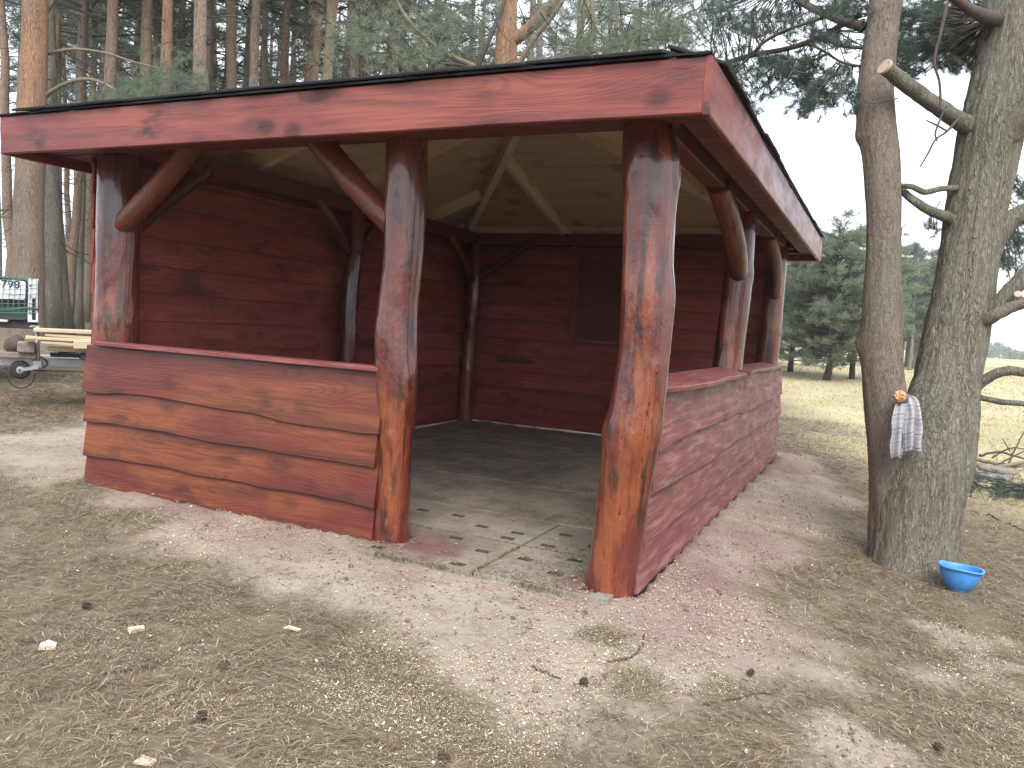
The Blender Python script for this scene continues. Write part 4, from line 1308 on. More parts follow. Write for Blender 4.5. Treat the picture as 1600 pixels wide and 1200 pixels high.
    ax = p0 - p1; ax /= np.linalg.norm(ax)
    rr = np.random.default_rng(4)
    V, Fc = [], []
    n = 18
    for i in range(n):
        a = 2 * PI * i / n
        s_ = np.cross(ax, [0, 0, 1.0]); s_ /= np.linalg.norm(s_); b_ = np.cross(ax, s_)
        V.append(p0 - ax * .005 + .042 * (math.cos(a) * s_ + math.sin(a) * b_))
    for i in range(n):
        a = 2 * PI * i / n
        V.append(p0 + ax * (.006 + .022 * rr.random()) + (.018 + .016 * rr.random()) * (math.cos(a) * s_ + math.sin(a) * b_))
    V.append(p0 + ax * .02)
    for i in range(n):
        j = (i + 1) % n
        Fc += [(i, j, n + j, n + i), (n + i, n + j, 2 * n)]
    obj('cut_face', mesh('cut_face', V, Fc, CUTWOOD), sb)
    # dark boughs with needles at the upper left
    wood_ = MB()
    def bough(pts, n=26):
        Q = curve_pts(np.array(pts, float), n)
        P = np.array([at(x, y, d) for x, y, w, d in Q]) - foot
        wood_.tube(P, Q[:, 2] / F_PX * Q[:, 3] / 2, 7)
        return P
    paths = []
    paths.append(bough([(1350, 42, 17, 5.5), (1320, 34, 15, 5.6), (1285, 20, 12, 5.8), (1250, 2, 11, 6.0), (1220, -25, 10, 6.2)]))
    paths.append(bough([(1345, 22, 9, 5.5), (1310, 42, 9, 5.7), (1270, 63, 9, 5.9), (1225, 77, 8, 6.0), (1175, 86, 8, 6.2), (1130, 100, 8, 6.3), (1112, 108, 7, 6.4)]))
    paths.append(bough([(1350, 75, 6, 5.5), (1320, 72, 6, 5.5), (1295, 65, 5, 5.6), (1270, 62, 5, 5.8)]))
    paths.append(bough([(1345, 104, 4, 5.5), (1315, 97, 4, 5.5), (1290, 82, 4, 5.6), (1265, 68, 4, 5.8)]))
    paths.append(bough([(1285, 28, 5, 5.8), (1235, 45, 5, 5.9), (1195, 65, 5, 6.0), (1165, 95, 4, 6.1), (1135, 120, 4, 6.1)]))
    paths.append(bough([(1330, 145, 3, 5.6), (1300, 146, 3, 5.7), (1270, 135, 3, 5.8), (1230, 118, 3, 6.0), (1185, 88, 4, 6.1)]))
    paths.append(bough([(1556, 30, 26, 5.4), (1530, 22, 20, 5.2), (1505, 8, 16, 5.1), (1470, -20, 14, 5.0)]))
    paths.append(bough([(1470, 175, 4, 5.0), (1468, 130, 4, 5.0), (1460, 95, 4, 5.0), (1470, 50, 5, 5.0), (1480, 5, 6, 5.0)]))
    paths.append(bough([(1478, 165, 3, 5.1), (1462, 205, 3, 5.1), (1464, 220, 3, 5.1)]))
    paths.append(bough([(1500, 183, 5, 5.4), (1480, 205, 4, 5.3), (1462, 218, 3, 5.2), (1450, 240, 3, 5.2), (1437, 262, 2, 5.2)]))
    paths.append(bough([(1480, 205, 3, 5.3), (1462, 195, 3, 5.2), (1447, 188, 2, 5.2)]))
    cents, dirs = [], []
    rr = np.random.default_rng(25)
    allp = np.concatenate(paths)
    # clumps: centre, half size, number of shoots, depth
    clumps = [(1200, 100, 42, 18, 75, 6.1), (1250, 108, 40, 26, 95, 5.9), (1262, 145, 26, 22, 60, 5.8), (1180, 140, 30, 16, 34, 6.0), (1320, 125, 26, 28, 50, 5.6), (1160, 40, 45, 30, 80, 6.3),
              (1225, 25, 40, 24, 70, 6.1), (1320, 10, 35, 16, 70, 5.6), (1290, 160, 16, 14, 22, 5.8), (1262, 172, 12, 14, 16, 5.8), (1130, 20, 36, 26, 60, 6.5), (1145, 105, 26, 18, 30, 6.2), (1180, 172, 10, 10, 8, 6.0),
              (1335, 165, 14, 14, 14, 5.6), (1310, 60, 28, 20, 34, 5.6), (1270, 50, 26, 16, 30, 5.8),
              (1420, 30, 34, 30, 120, 6.2), (1470, 30, 40, 34, 150, 6.0), (1450, 75, 50, 24, 140, 6.0), (1510, 70, 30, 26, 90, 6.1), (1420, 80, 26, 22, 60, 6.2), (1490, 95, 36, 14, 60, 6.0), (1420, 110, 20, 10, 22, 6.1), (1515, 20, 30, 22, 60, 6.2),
              (1590, 365, 20, 30, 60, 6.4), (1575, 410, 20, 22, 40, 6.4), (1462, 355, 14, 12, 12, 6.6), (1600, 300, 16, 12, 24, 6.4)]
    for (x, y, sx, sy, n, d) in clumps:
        for k in range(n):
            c = at(x + rr.normal(0, sx * .62), y + rr.normal(0, sy * .62), d + rr.normal(0, .22)) - foot
            v = rr.normal(size=3) * .8 + np.array([-.3, 0, .1]); v /= np.linalg.norm(v)
            cents.append(c); dirs.append(v)
            if k % 2 == 0:
                q = allp[np.argmin(((allp - c) ** 2).sum(1))]
                L = np.linalg.norm(q - c)
                e = c + (q - c) * min(1, .28 / (L + 1e-6))
                wood_.tube(np.array([c, (c + e) / 2 + rr.normal(0, .018, 3), e]), [.0022, .0032, .0042], 4, cap=False)
            if k % 14 == 0 and L < .8:
                mid = (c + q) / 2 + rr.normal(0, .05, 3)
                wood_.tube(curve_pts(np.array([c, mid, q]), 7), np.linspace(.003, .006, 7), 4, cap=False)
    V, T, sh = tufts(np.array(cents), np.array(dirs), 60, .062, .0028, 79, .85)
    obj('needles', fast_mesh('needles', V, T, NEEDLE_NEAR, sh), t)
    wood_.build('boughs', TWIG, t, smooth=True)['kind'] = 'stuff'
    # high crown out of frame keeps the tree whole from other viewpoints
    c = obj('crown', CROWNS[2], t, (0, 0, .5), (0, 0, 2)); c.scale = (.9, .9, .8)
forked_pine()

# ------------------------------------------------------------------ towel
def towel():
    m = NT('checked_cloth')
    uv = m.n('ShaderNodeUVMap').outputs[0]
    sep = m.n('ShaderNodeSeparateXYZ'); m.l(uv, sep.inputs[0])
    def stripes(s, f, w, ph=0.0):
        fr = m.math('FRACT', m.math('ADD', m.math('MULTIPLY', s, f), ph))
        return m.ramp(m.math('ABSOLUTE', m.math('SUBTRACT', fr, .5)), w, w * .6)
    c = m.mix(0.0, (.40, .395, .405), (.40, .395, .405))
    c = m.mix(m.math('MULTIPLY', stripes(sep.outputs[0], 2.2, .15), .45), c, (.22, .225, .25))
    c = m.mix(m.math('MULTIPLY', stripes(sep.outputs[1], 5.5, .13), .45), c, (.22, .225, .25))
    c = m.mix(m.math('MULTIPLY', stripes(sep.outputs[0], 2.2, .04, .3), .85), c, (.06, .07, .11))
    c = m.mix(m.math('MULTIPLY', stripes(sep.outputs[1], 5.5, .035, .3), .85), c, (.06, .07, .11))
    c = m.mix(m.math('MULTIPLY', stripes(sep.outputs[1], 5.5, .03, .62), .6), c, (.34, .16, .14))
    wv = m.noise(m.scale(uv, (60, 160, 1)), 1, 3, .7)
    mat = m.fin(c, .95, m.bump(wv, .5, .003), .1)
    foot = at(1412, 640, TD - .2)
    tp = empty('towel', tuple(foot), 'grey checked cloth towel draped over the cut branch stub in the tree fork', 'towel')
    def tail(pts, wid, ph, seed):
        nv, nu = 40, 18
        Q = curve_pts(np.array(pts, float), nv)
        V, UV = [], []
        for i, (x, y, d) in enumerate(Q):
            t = i / (nv - 1)
            w = np.interp(t, np.linspace(0, 1, len(wid)), wid)
            c = at(x, y, d) - foot
            for j in range(nu):
                u = j / (nu - 1) - .5
                fold = .026 * math.sin(u * 9 + ph + t * 1.2) * (.35 + .8 * t) + .007 * math.sin(u * 23 + ph * 2 + t * 2)
                edge = .008 * math.sin(t * 17 + ph)
                V.append(c + _r * (u * w + edge * u) - _f * fold + np.array([0, 0, .014 * math.sin(u * 8 + seed) * t]))
                UV.append((u + .5, t))
        Fc = [(i * nu + j, i * nu + j + 1, (i + 1) * nu + j + 1, (i + 1) * nu + j) for i in range(nv - 1) for j in range(nu - 1)]
        me = mesh('cloth', V, Fc, mat, True)
        ul = me.uv_layers.new(name='UVMap')
        for lp in me.loops: ul.data[lp.index].uv = UV[lp.vertex_index]
        o = obj('cloth', me, tp)
        sm = o.modifiers.new('thick', 'SOLIDIFY'); sm.thickness = .006; sm.offset = 0
    tail([(1414, 622, TD - .16), (1408, 632, TD - .28), (1405, 660, TD - .31), (1403, 690, TD - .30), (1401, 714, TD - .29)], [.06, .085, .095, .088, .07], .4, 1)
    tail([(1413, 619, TD - .15), (1421, 621, TD - .26), (1427, 645, TD - .31), (1426, 675, TD - .31), (1425, 704, TD - .30)], [.06, .075, .10, .11, .105], 2.2, 2)
towel()

# ------------------------------------------------------------------ blue basin
def basin():
    p = at(1498, 903, 4.95); x, y = p[0], p[1]; z = ground_z(x, y) - .004
    t = empty('basin', (x, y, z), 'bright blue plastic basin with a pouring lip at the foot of the forked pine', 'basin')
    prof = [(.060, .000), (.066, .002), (.068, .014), (.074, .018), (.096, .040), (.118, .080), (.130, .120), (.134, .146), (.143, .150), (.146, .145), (.148, .149), (.147, .156), (.138, .158), (.130, .154), (.126, .140), (.122, .118), (.110, .080), (.088, .040), (.060, .026), (0.001, .024)]
    seg = 64; V, Fc = [], []
    for (r, zz) in prof:
        for k in range(seg):
            a = 2 * PI * k / seg
            top = np.clip((zz - .10) / .05, 0, 1)
            lip = math.exp(-(np.angle(np.exp(1j * (a - A_(118)))) / .25) ** 2)
            lip2 = 0.0
            rr = r * (1 + .035 * (lip + lip2) * top)
            V.append((rr * math.cos(a), rr * math.sin(a), zz - top * .005 * (lip + lip2) + top * .004 * math.sin(3 * a)))
    for i in range(len(prof) - 1):
        for k in range(seg):
            q = (k + 1) % seg
            Fc.append((i * seg + k, i * seg + q, (i + 1) * seg + q, (i + 1) * seg + k))
    me = mesh('bowl', V, Fc, BLUE, True); fix_normals(me)
    o = obj('bowl', me, t)
    a = np.linspace(0, 2 * PI, 40, endpoint=False)
    V = [(.107 * math.cos(q), .107 * math.sin(q), .078) for q in a]
    obj('water', mesh('water', V, [tuple(range(40))], WATER), t)
    t.rotation_euler = (A_(-3), A_(3), 0); t.scale = (.88, .88, .95)
basin()

# ------------------------------------------------------------------ trailers at the left
TQ = np.array([-4.17, 2.48]); TT = np.array([.559, .829]); TH = np.array([-.829, .559])
def T3(s, z, back=0.0):
    p = TQ + TT * s + TH * back
    return np.array([p[0], p[1], z])
TROT = Matrix.Rotation(math.atan2(TT[1], TT[0]), 3, 'Z')

def flat_trailer():
    o0 = T3(.5, ground_z(*T3(.5, 0)[:2]))
    t = empty('flat_trailer', tuple(o0), 'grey galvanised trailer drawbar with small jockey wheel, loaded with fresh planks, at the left edge', 'trailer')
    L = lambda s, z, b=0.0: T3(s, z, b) - o0
    mb = MB()
    mb.box(L(.55, .548), (2.6, .07, .10), TROT, bev=.006)
    mb.build('drawbar', GALV, t)
    mb = MB(); mb.box(L(.75, .548, .55), (1.9, .07, .10), TROT @ Matrix.Rotation(A_(-14), 3, 'Z'), bev=.006); mb.build('drawbar', GALV, t)
    # bed behind the drawbar
    mb = MB(); mb.box(L(1.75, .64, .35), (2.6, 1.3, .07), TROT, bev=.008); mb.build('bed', DARKSTEEL, t)
    mb = MB()
    mb.box(L(.40, .645, .05), (.55, .5, .03), TROT, bev=.004); mb.build('mudguard_plate', BLACK, t)
    for s in (1.9,):
        for b in (-.32, 1.02):
            V, Fc = tube_vf(np.array([L(s, .24, b - .09), L(s, .24, b - .07), L(s, .24, b + .07), L(s, .24, b + .09)]), [.24, .30, .30, .24], 28)
            w = obj('wheel', mesh('wheel', V, Fc, BLACK), t)
            V, Fc = tube_vf(np.array([L(s, .24, b - .10), L(s, .24, b + .10)]), [.15, .15], 20)
            obj('rim', mesh('rim', V, Fc, GALV), w)
    # jockey wheel and its stand
    V, Fc = tube_vf(np.array([L(-.005, .46, -.07), L(-.02, 1.0, -.07)]), [.026, .026], 14)
    j = obj('jockey_stand', mesh('jockey_stand', V, Fc, GALV, True), t)
    mb = MB(); mb.box(L(-.01, .53, -.06), (.10, .10, .09), TROT, bev=.01); mb.build('clamp', GALV, j)
    V, Fc = tube_vf(curve_pts(np.array([L(.02, .62, -.08), L(.08, .58, -.1), L(.09, .53, -.1), L(.05, .49, -.09)]), 10), .012, 8)
    obj('lever', mesh('lever', V, Fc, DARKSTEEL, True), j)
    V, Fc = tube_vf(np.array([L(-.025, .985, -.07), L(-.05, 1.0, -.10), L(-.10, .985, -.12)]), .010, 8)
    obj('crank', mesh('crank', V, Fc, GALV, True), j)
    mb = MB(); mb.box(L(-.09, .475, -.11), (.20, .022, .045), TROT @ Matrix.Rotation(A_(-12), 3, 'Y'), bev=.004); mb.build('fork', GALV, j)
    c = L(-.19, .455, -.07)
    nrm = np.array([*TH, 0])
    prof = [(-.035, .045), (-.035, .085), (-.028, .105), (-.012, .112), (.012, .112), (.028, .105), (.035, .085), (.035, .045)]
    V, Fc = [], []
    seg = 28
    for (o, r) in prof:
        for k in range(seg):
            a = 2 * PI * k / seg
            V.append(c + nrm * o + r * (math.cos(a) * np.array([*TT, 0]) + math.sin(a) * np.array([0, 0, 1])))
    for i in range(len(prof) - 1):
        for k in range(seg):
            q = (k + 1) % seg; Fc.append((i * seg + k, i * seg + q, (i + 1) * seg + q, (i + 1) * seg + k))
    me = mesh('jockey_wheel', V, Fc, BLACK, True); fix_normals(me); jw = obj('jockey_wheel', me, t)
    V, Fc = tube_vf(np.array([c - nrm * .030, c - nrm * .020, c + nrm * .02, c + nrm * .03]), [.055, .074, .074, .055], 24)
    obj('rim', mesh('rim', V, Fc, GALV, True), jw)
    V, Fc = tube_vf(np.array([c - nrm * .048, c + nrm * .045]), [.018, .018], 12)
    obj('hub', mesh('hub', V, Fc, DARKSTEEL, True), jw)
    # breakaway cable loop and brake rod
    a = np.linspace(A_(170), A_(365), 20)
    P = np.array([L(-.18 + .145 * math.cos(q), .40 + .17 * math.sin(q), -.06) for q in a])
    V, Fc = tube_vf(P, .007, 6); obj('breakaway_cable', mesh('breakaway_cable', V, Fc, BLACK, True), t)
    V, Fc = tube_vf(np.array([L(-.06, .445, .02), L(1.6, .42, .02)]), .008, 6); obj('brake_rod', mesh('brake_rod', V, Fc, DARKSTEEL, True), t)
    V, Fc = tube_vf(curve_pts(np.array([L(.16, .71, -.1), L(.20, .73, -.1), L(.23, .71, -.1), L(.21, .68, -.1), L(.30, .69, -.1), L(.40, .69, -.1)]), 16), .012, 6)
    obj('tie_hook', mesh('tie_hook', V, Fc, DARKSTEEL, True), t)
    V, Fc = tube_vf(np.array([L(-.42, .50, .0), L(-.75, .50, .0)]), [.055, .05], 12); obj('coupling', mesh('coupling', V, Fc, DARKSTEEL, True), t)
flat_trailer()

def plank_load():
    # s start, z, length, thickness, width back, tilt
    spec = [(-.06, .955, 2.6, .042, .30, .10, -.2, 'widest pale plank lying on top of the plank load on the trailer'),
            (.06, .905, 2.2, .036, .22, .00, 2.0, 'tilted plank directly under the top plank of the trailer load'),
            (-.14, .862, 2.5, .038, .22, -.06, .8, 'pale plank sticking out farthest left over the log in the trailer load'),
            (.02, .815, 2.3, .036, .24, -.02, 2.6, 'lowest narrow plank sagging to the right in the trailer load'),
            (.36, .800, 2.0, .095, .22, -.10, .0, 'thick sawn plank with a pinkish end, lowest right of the trailer load'),
            (.10, .730, 2.0, .060, .30, .25, 1.0, 'bottom plank of the trailer load lying right above the black plate')]
    for i, (s, z, L, th, w, b, tilt, lab) in enumerate(spec):
        me = board_me('plank', L, w, th, W_PLANK, lo=.012, hi=.012, seed=400 + i * 3)
        o = obj('plank', me, None, tuple(T3(s, z, b - w / 2)), TROT @ Matrix.Rotation(A_(tilt), 3, 'Y') @ Matrix(((1, 0, 0), (0, 0, 1), (0, -1, 0))).inverted() )
        tag(o, lab, 'plank', 'fresh planks on the trailer')
plank_load()

def log_and_block():
    V, Fc = tube_vf(np.array([T3(-.27, .755, -.10), T3(-.26, .755, .1), T3(-.24, .755, .45)]), [.098, .10, .10], 26, True,
                    lambda t, a, c: 1 + .05 * np.sin(a * 3) + .03 * np.sin(a * 7 + 1))
    c = T3(-.27, .755, -.10)
    me = mesh('log', V - c, Fc, LOGBARK, True); fix_normals(me)
    o = obj('log', me, None, tuple(c)); tag(o, 'short dark round log lying across the trailer drawbar', 'log')
    mb = MB(); mb.box((0, 0, 0), (.19, .16, .135), TROT, bev=.014)
    o = mb.build('wooden_block', RUSTY, None, tuple(T3(-.13, .74, -.14))); tag(o, 'weathered greyish-pink block beside the round log on the drawbar', 'block')
    mb = MB(); mb.box((0, 0, 0), (.40, .34, .075), TROT, bev=.01)
    o = mb.build('support_board', RUSTY, None, tuple(T3(-.22, .636, .02))); tag(o, 'flat dark board under the log and block on the drawbar', 'board')
log_and_block()

def green_trailer():
    k = 1.5        # metres behind the flat trailer's drawbar
    o0 = T3(-.6, ground_z(*T3(-.6, 0, k)[:2]), k)
    t = empty('covered_trailer', tuple(o0), 'green covered trailer under a cargo net with a white number plate', 'trailer')
    f = 1.0
    L = lambda s, z, b=0.0: T3(s, z, k + b) - o0
    mb = MB()
    mb.box(L(-.95, 1.30, .72), (1.86, 1.36, .62), TROT, bev=.05); mb.build('tarp', GREENC, t)
    mb = MB(); mb.box(L(-.95, .955, .72), (1.9, 1.4, .10), TROT, bev=.01); mb.build('chassis', DARKSTEEL, t)
    # bumper bar with lamp
    mb = MB(); mb.box(L(-.75, 1.04, -.02), (1.2, .06, .05), TROT, bev=.01); mb.build('rear_bar', DARKSTEEL, t)
    V, Fc = tube_vf(np.array([L(-.50, 1.0, -.06), L(-.36, 1.0, -.06)]), .018, 10); obj('lamp', mesh('lamp', V, Fc, WHITE, True), t)
    V, Fc = tube_vf(curve_pts(np.array([L(-.36, 1.01, -.05), L(-.30, 1.04, -.04), L(-.22, 1.06, -.03), L(-.12, 1.05, -.01)]), 10), .010, 6); obj('cable', mesh('cable', V, Fc, DARKSTEEL, True), t)
    for s in (-1.0,):
        for b in (-.08, 1.5):
            V, Fc = tube_vf(np.array([L(s, .33, b - .1), L(s, .33, b - .08), L(s, .33, b + .08), L(s, .33, b + .1)]), [.28, .34, .34, .28], 28)
            w = obj('wheel', mesh('wheel', V, Fc, BLACK, True), t)
            V, Fc = tube_vf(np.array([L(s, .33, b - .11), L(s, .33, b + .11)]), [.17, .17], 18); obj('rim', mesh('rim', V, Fc, GALV), w)
    mb = MB()
    mb.box(L(-.95, .62, .72), (.12, 1.5, .6), TROT, bev=.01); mb.build('axle_beam', DARKSTEEL, t)
    # corner post with dark slots
    mb = MB(); mb.box(L(-.065, 1.30, -.03), (.125, .035, .60), TROT, bev=.006); cp = mb.build('corner_post', WHITE, t)
    for z_, h_ in ((1.25, .16), (1.10, .13)):
        mb = MB(); mb.box(L(-.055, z_, -.05), (.045, .012, h_), TROT, bev=.003); mb.build('slot', INK, cp)
    for z_ in (1.50, 1.36, 1.12):
        V, Fc = tube_vf(np.array([L(-.10, z_, -.055), L(-.10, z_, -.045)]), .011, 10); obj('bolt', mesh('bolt', V, Fc, DARKSTEEL), cp)
    mb = MB(); mb.box(L(-.005, 1.36, -.03), (.012, .04, .44), TROT); mb.build('edge_strip', INK, cp)
    # number plate: black frame, white field, characters
    def rrect(s0, s1, z0, z1, r, off, th):
        P = []
        for (cs, cz, a0) in ((s1 - r, z1 - r, 0), (s0 + r, z1 - r, 90), (s0 + r, z0 + r, 180), (s1 - r, z0 + r, 270)):
            for q in range(6):
                a = A_(a0 + q * 18); P.append((cs + r * math.cos(a), cz + r * math.sin(a)))
        n = len(P)
        V = [L(s, z, off) for s, z in P] + [L(s, z, off + th) for s, z in P]
        Fc = [tuple(range(n)), tuple(range(2 * n - 1, n - 1, -1))] + [(i, (i + 1) % n, n + (i + 1) % n, n + i) for i in range(n)]
        return V, Fc
    V, Fc = rrect(-1.02, -.135, 1.275, 1.585, .05, -.050, .02)
    me = mesh('plate_frame', V, Fc, INK); fix_normals(me); pf = obj('plate_frame', me, t)
    V, Fc = rrect(-.995, -.160, 1.302, 1.560, .035, -.054, .008)
    me = mesh('plate', V, Fc, PLATE); fix_normals(me); pl = obj('plate', me, pf)
    def text(s, z, size, body, mat, nm):
        cu = bpy.data.curves.new(nm, 'FONT'); cu.body = body; cu.size = size; cu.align_x = 'RIGHT'; cu.extrude = .002
        cu.offset = size * .012
        tmp = bpy.data.objects.new('tmp', cu); COL.objects.link(tmp)
        dg = bpy.context.evaluated_depsgraph_get()
        me = bpy.data.meshes.new_from_object(tmp.evaluated_get(dg)); bpy.data.objects.remove(tmp)
        me.name = nm; me.materials.clear(); me.materials.append(mat)
        R = Matrix(((TT[0], 0, -TH[0]), (TT[1], 0, -TH[1]), (0, 1, 0)))
        return obj(nm, me, pf, tuple(L(s, z, -.0565)), R)
    text(-.225, 1.455, .145, '798', INK, 'lettering')
    text(-.175, 1.345, .085, 'полоо'.encode('ascii', 'ignore').decode() or 'mnoo', plain('faded_ink', (.50, .55, .62), .5, 0, 4), 'faded_lettering')
    # cargo net: cords over the back face
    mb = MB()
    rr = np.random.default_rng(6)
    for i in range(16):
        s = -1.0 + i * .064
        mb.tube(curve_pts(np.array([L(s + .02 * math.sin(i), 1.62, -.066), L(s + .015, 1.45, -.074 - .01 * math.sin(i * 2)), L(s + .01 * math.cos(i * 3), 1.28, -.075), L(s, 1.12, -.062)]), 8), .0042, 4)
    for j in range(8):
        z_ = 1.585 - j * .064
        mb.tube(curve_pts(np.array([L(-1.0, z_ - .02, -.07), L(-.7, z_ - .035 + .01 * math.sin(j), -.076), L(-.3, z_ - .02, -.074), L(-.02, z_ + .02 - .02 * (j % 2), -.06)]), 10), .0042, 4)
    mb.build('cargo_net', NETC, t)
    V, Fc = tube_vf(curve_pts(np.array([L(-1.0, 1.16, -.07), L(-.6, 1.13, -.08), L(-.3, 1.16, -.075), L(-.15, 1.19, -.07), L(.0, 1.185, -.06)]), 14), .012, 6); obj('net_rope', mesh('net_rope', V, Fc, GREENC, True), t)
green_trailer()

# ------------------------------------------------------------------ brushwood, stones, small bits
def brush_pile():
    r2 = np.random.default_rng(61)
    spec = [([(1512, 722, 10.2), (1540, 730, 10.2), (1580, 740, 10.3), (1640, 748, 10.3)], .035), ([(1512, 715, 10.5), (1545, 722, 10.4), (1590, 728, 10.3), (1650, 726, 10.3)], .028),
            ([(1520, 738, 9.9), (1550, 732, 10.0), (1600, 722, 10.3), (1650, 716, 10.4)], .03), ([(1530, 712, 10.6), (1560, 706, 10.6), (1590, 714, 10.6), (1640, 730, 10.4)], .018),
            ([(1572, 735, 10.2), (1582, 710, 10.3), (1592, 690, 10.4), (1606, 664, 10.5)], .012), ([(1578, 705, 10.3), (1572, 695, 10.3), (1566, 684, 10.4)], .008), ([(1540, 735, 10.1), (1570, 720, 10.2), (1610, 700, 10.4)], .014),
            ([(1550, 715, 10.4), (1580, 700, 10.3), (1610, 704, 10.3)], .012)]
    labs = ['thick bare branch lowest in the brushwood at the right edge', 'long bare branch lying across the back of the brushwood', 'bare branch slanting up right through the brushwood', 'arched grey branch on top of the brushwood',
            'thin twig standing upright out of the brushwood', 'short upright side twig in the brushwood', 'slim twig crossing the middle of the brushwood', 'thin twig bent low over the brushwood']
    for (pts, r), lab in zip(spec, labs):
        P = np.array([at(*p) for p in pts]); c = P[0].copy()
        P = curve_pts(P - c, 18) + r2.normal(0, r * .2, (18, 3))
        V, Fc = tube_vf(P, np.linspace(r, r * .55, 18), 8)
        o = obj('dead_branch', mesh('dead_branch', V, Fc, TWIG_PALE if r > .02 else TWIG, True), None, tuple(c)); tag(o, lab, 'branch', 'brushwood')
    for (x, y, d, w, lab) in ((1548, 752, 9.6, .17, 'lower flat grey stone in front of the brushwood'), (1560, 744, 9.75, .15, 'upper flat pale stone in front of the brushwood')):
        p = at(x, y, d); p[2] = ground_z(p[0], p[1]) + (.025 if w > .16 else .085)
        mb = MB()
        a = np.linspace(0, 2 * PI, 18, endpoint=False)
        rad = w * (1 + .18 * np.sin(a * 2 + 1) + .08 * np.sin(a * 5))
        V = [(r * 1.5 * math.cos(q), r * math.sin(q), zz) for zz, k in ((-.03, .92), (0, 1.0), (.025, .95), (.035, .8)) for r, q in zip(rad * k, a)]
        Fc = [(i * 18 + j, i * 18 + (j + 1) % 18, (i + 1) * 18 + (j + 1) % 18, (i + 1) * 18 + j) for i in range(3) for j in range(18)] + [tuple(range(54, 72)), tuple(range(17, -1, -1))]
        me = mesh('flat_stone', V, Fc, STONE); fix_normals(me)
        o = obj('flat_stone', me, None, tuple(p), (.05, .06, .5)); tag(o, lab, 'stone')
    # cut pine bough, lying on the ground at the right edge
    p = at(1598, 800, 8.4); p[2] = ground_z(p[0], p[1]) + .02
    t = empty('cut_bough', tuple(p), 'dark green cut pine bough lying at the right edge before the brushwood', 'bough')
    mb = MB(); cents, dirs = [], []
    for i in range(26):
        a = r2.uniform(0, 2 * PI)
        q = branch_path(r2, np.array([r2.normal(0, .25), r2.normal(0, .25), .03]), a, r2.uniform(.4, .9), r2.uniform(.05, .4), .2, 6)
        mb.tube(q, np.linspace(.008, .003, 6), 4)
        for k in range(1, 6):
            for _ in range(3): cents.append(q[k] + r2.normal(0, .04, 3)); d = q[k] - q[k - 1]; dirs.append(d / np.linalg.norm(d))
    mb.build('stems', TWIG, t)
    V, T, sh = tufts(np.array(cents), np.array(dirs), 26, .075, .004, 88)
    obj('needles', fast_mesh('needles', V, T, NEEDLE_NEAR, sh), t)
brush_pile()

def pine_cone(px, py, lab, s=1.0, seed=0, open_=1.0):
    d = ray(px, py); k = (-.14 - CAM[2]) / d[2]; p = CAM + d * k
    for _ in range(3):
        k = (ground_z(p[0], p[1]) - CAM[2]) / d[2]; p = CAM + d * k
    t = empty('pine_cone', (p[0], p[1], p[2] + .015), lab, 'pine cone')
    core = [(0.001, -.024), (.010, -.02), (.014, -.008), (.013, .008), (.007, .02), (.001, .026)]
    mb = MB()
    seg = 10; V, Fc = [], []
    for r, z in core:
        for q in range(seg): V.append((r * math.cos(2 * PI * q / seg), r * math.sin(2 * PI * q / seg), z))
    for i in range(5):
        for q in range(seg): Fc.append((i * seg + q, i * seg + (q + 1) % seg, (i + 1) * seg + (q + 1) % seg, (i + 1) * seg + q))
    mb.add(V, Fc); mb.build('core', CONE, t, smooth=True)
    sc = MB()
    for i in range(42):
        z = -.022 + .044 * i / 42; a = i * 2.39996
        r = .016 * math.sqrt(max(.08, 1 - ((z + .004) / .028) ** 2))
        u = np.array([math.cos(a), math.sin(a), 0]); v = np.array([-u[1], u[0], 0]); w = np.array([0, 0, 1.0])
        b = u * r * .5 + w * z; tip = u * (r * (1.25 + .35 * open_)) + w * (z + .007)
        sc.add([b - v * .003, b + v * .003, tip + v * .0055, tip - v * .0055, tip + v * .004 + w * -.003 + u * .001, tip - v * .004 + w * -.003 + u * .001], [(0, 1, 2, 3), (3, 2, 4, 5)])
    sc.build('scales', CONE, t)
    t.rotation_euler = (A_(70 + 20 * math.sin(seed)), 0, seed * 1.7); t.scale = (s * .72, s * .72, s * .72)
pine_cone(135, 952, 'dark pine cone in the needle litter up left of the white wood chip', 1.1, 1)
pine_cone(350, 1046, 'open pine cone lying alone in the litter right of the white wood chip', 1.15, 2)
pine_cone(316, 1124, 'brown pine cone low in the litter near the bottom of the scene', 1.1, 3)
pine_cone(912, 1071, 'rounded tan pine cone on the bare sandy patch in front of the entrance', 1.2, 4, .2)
pine_cone(1172, 1056, 'small closed pine cone beside the sawdust right of the sandy patch', 1.0, 5, .2)
pine_cone(1466, 1175, 'greyish pine cone in the litter near the bottom right corner', 1.1, 6, .3)
pine_cone(694, 1190, 'weathered pine cone in the litter at the bottom edge', 1.2, 7, .6)

def offcut(px, py, pts, th, lab, rot, tilt=.15):
    d = ray(px, py); k = (-.14 - CAM[2]) / d[2]; p = CAM + d * k
    for _ in range(3):
        k = (ground_z(p[0], p[1]) - CAM[2]) / d[2]; p = CAM + d * k
    n = len(pts)
    V = [(x, y, 0) for x, y in pts] + [(x * .93, y * .93, th) for x, y in pts]
    Fc = [tuple(range(n - 1, -1, -1)), tuple(range(n, 2 * n))] + [(i, (i + 1) % n, n + (i + 1) % n, n + i) for i in range(n)]
    o = obj('wood_offcut', mesh('wood_offcut', V, Fc, OFFCUT), None, (p[0], p[1], p[2] + .008), (tilt, tilt * .5, rot)); tag(o, lab, 'wood offcut')
offcut(75, 1014, [(-.035, -.022), (.03, -.024), (.034, -.004), (.0, .028), (-.03, .004)], .020, 'yellowish wedge-shaped wood offcut in the litter at the far left', .9)
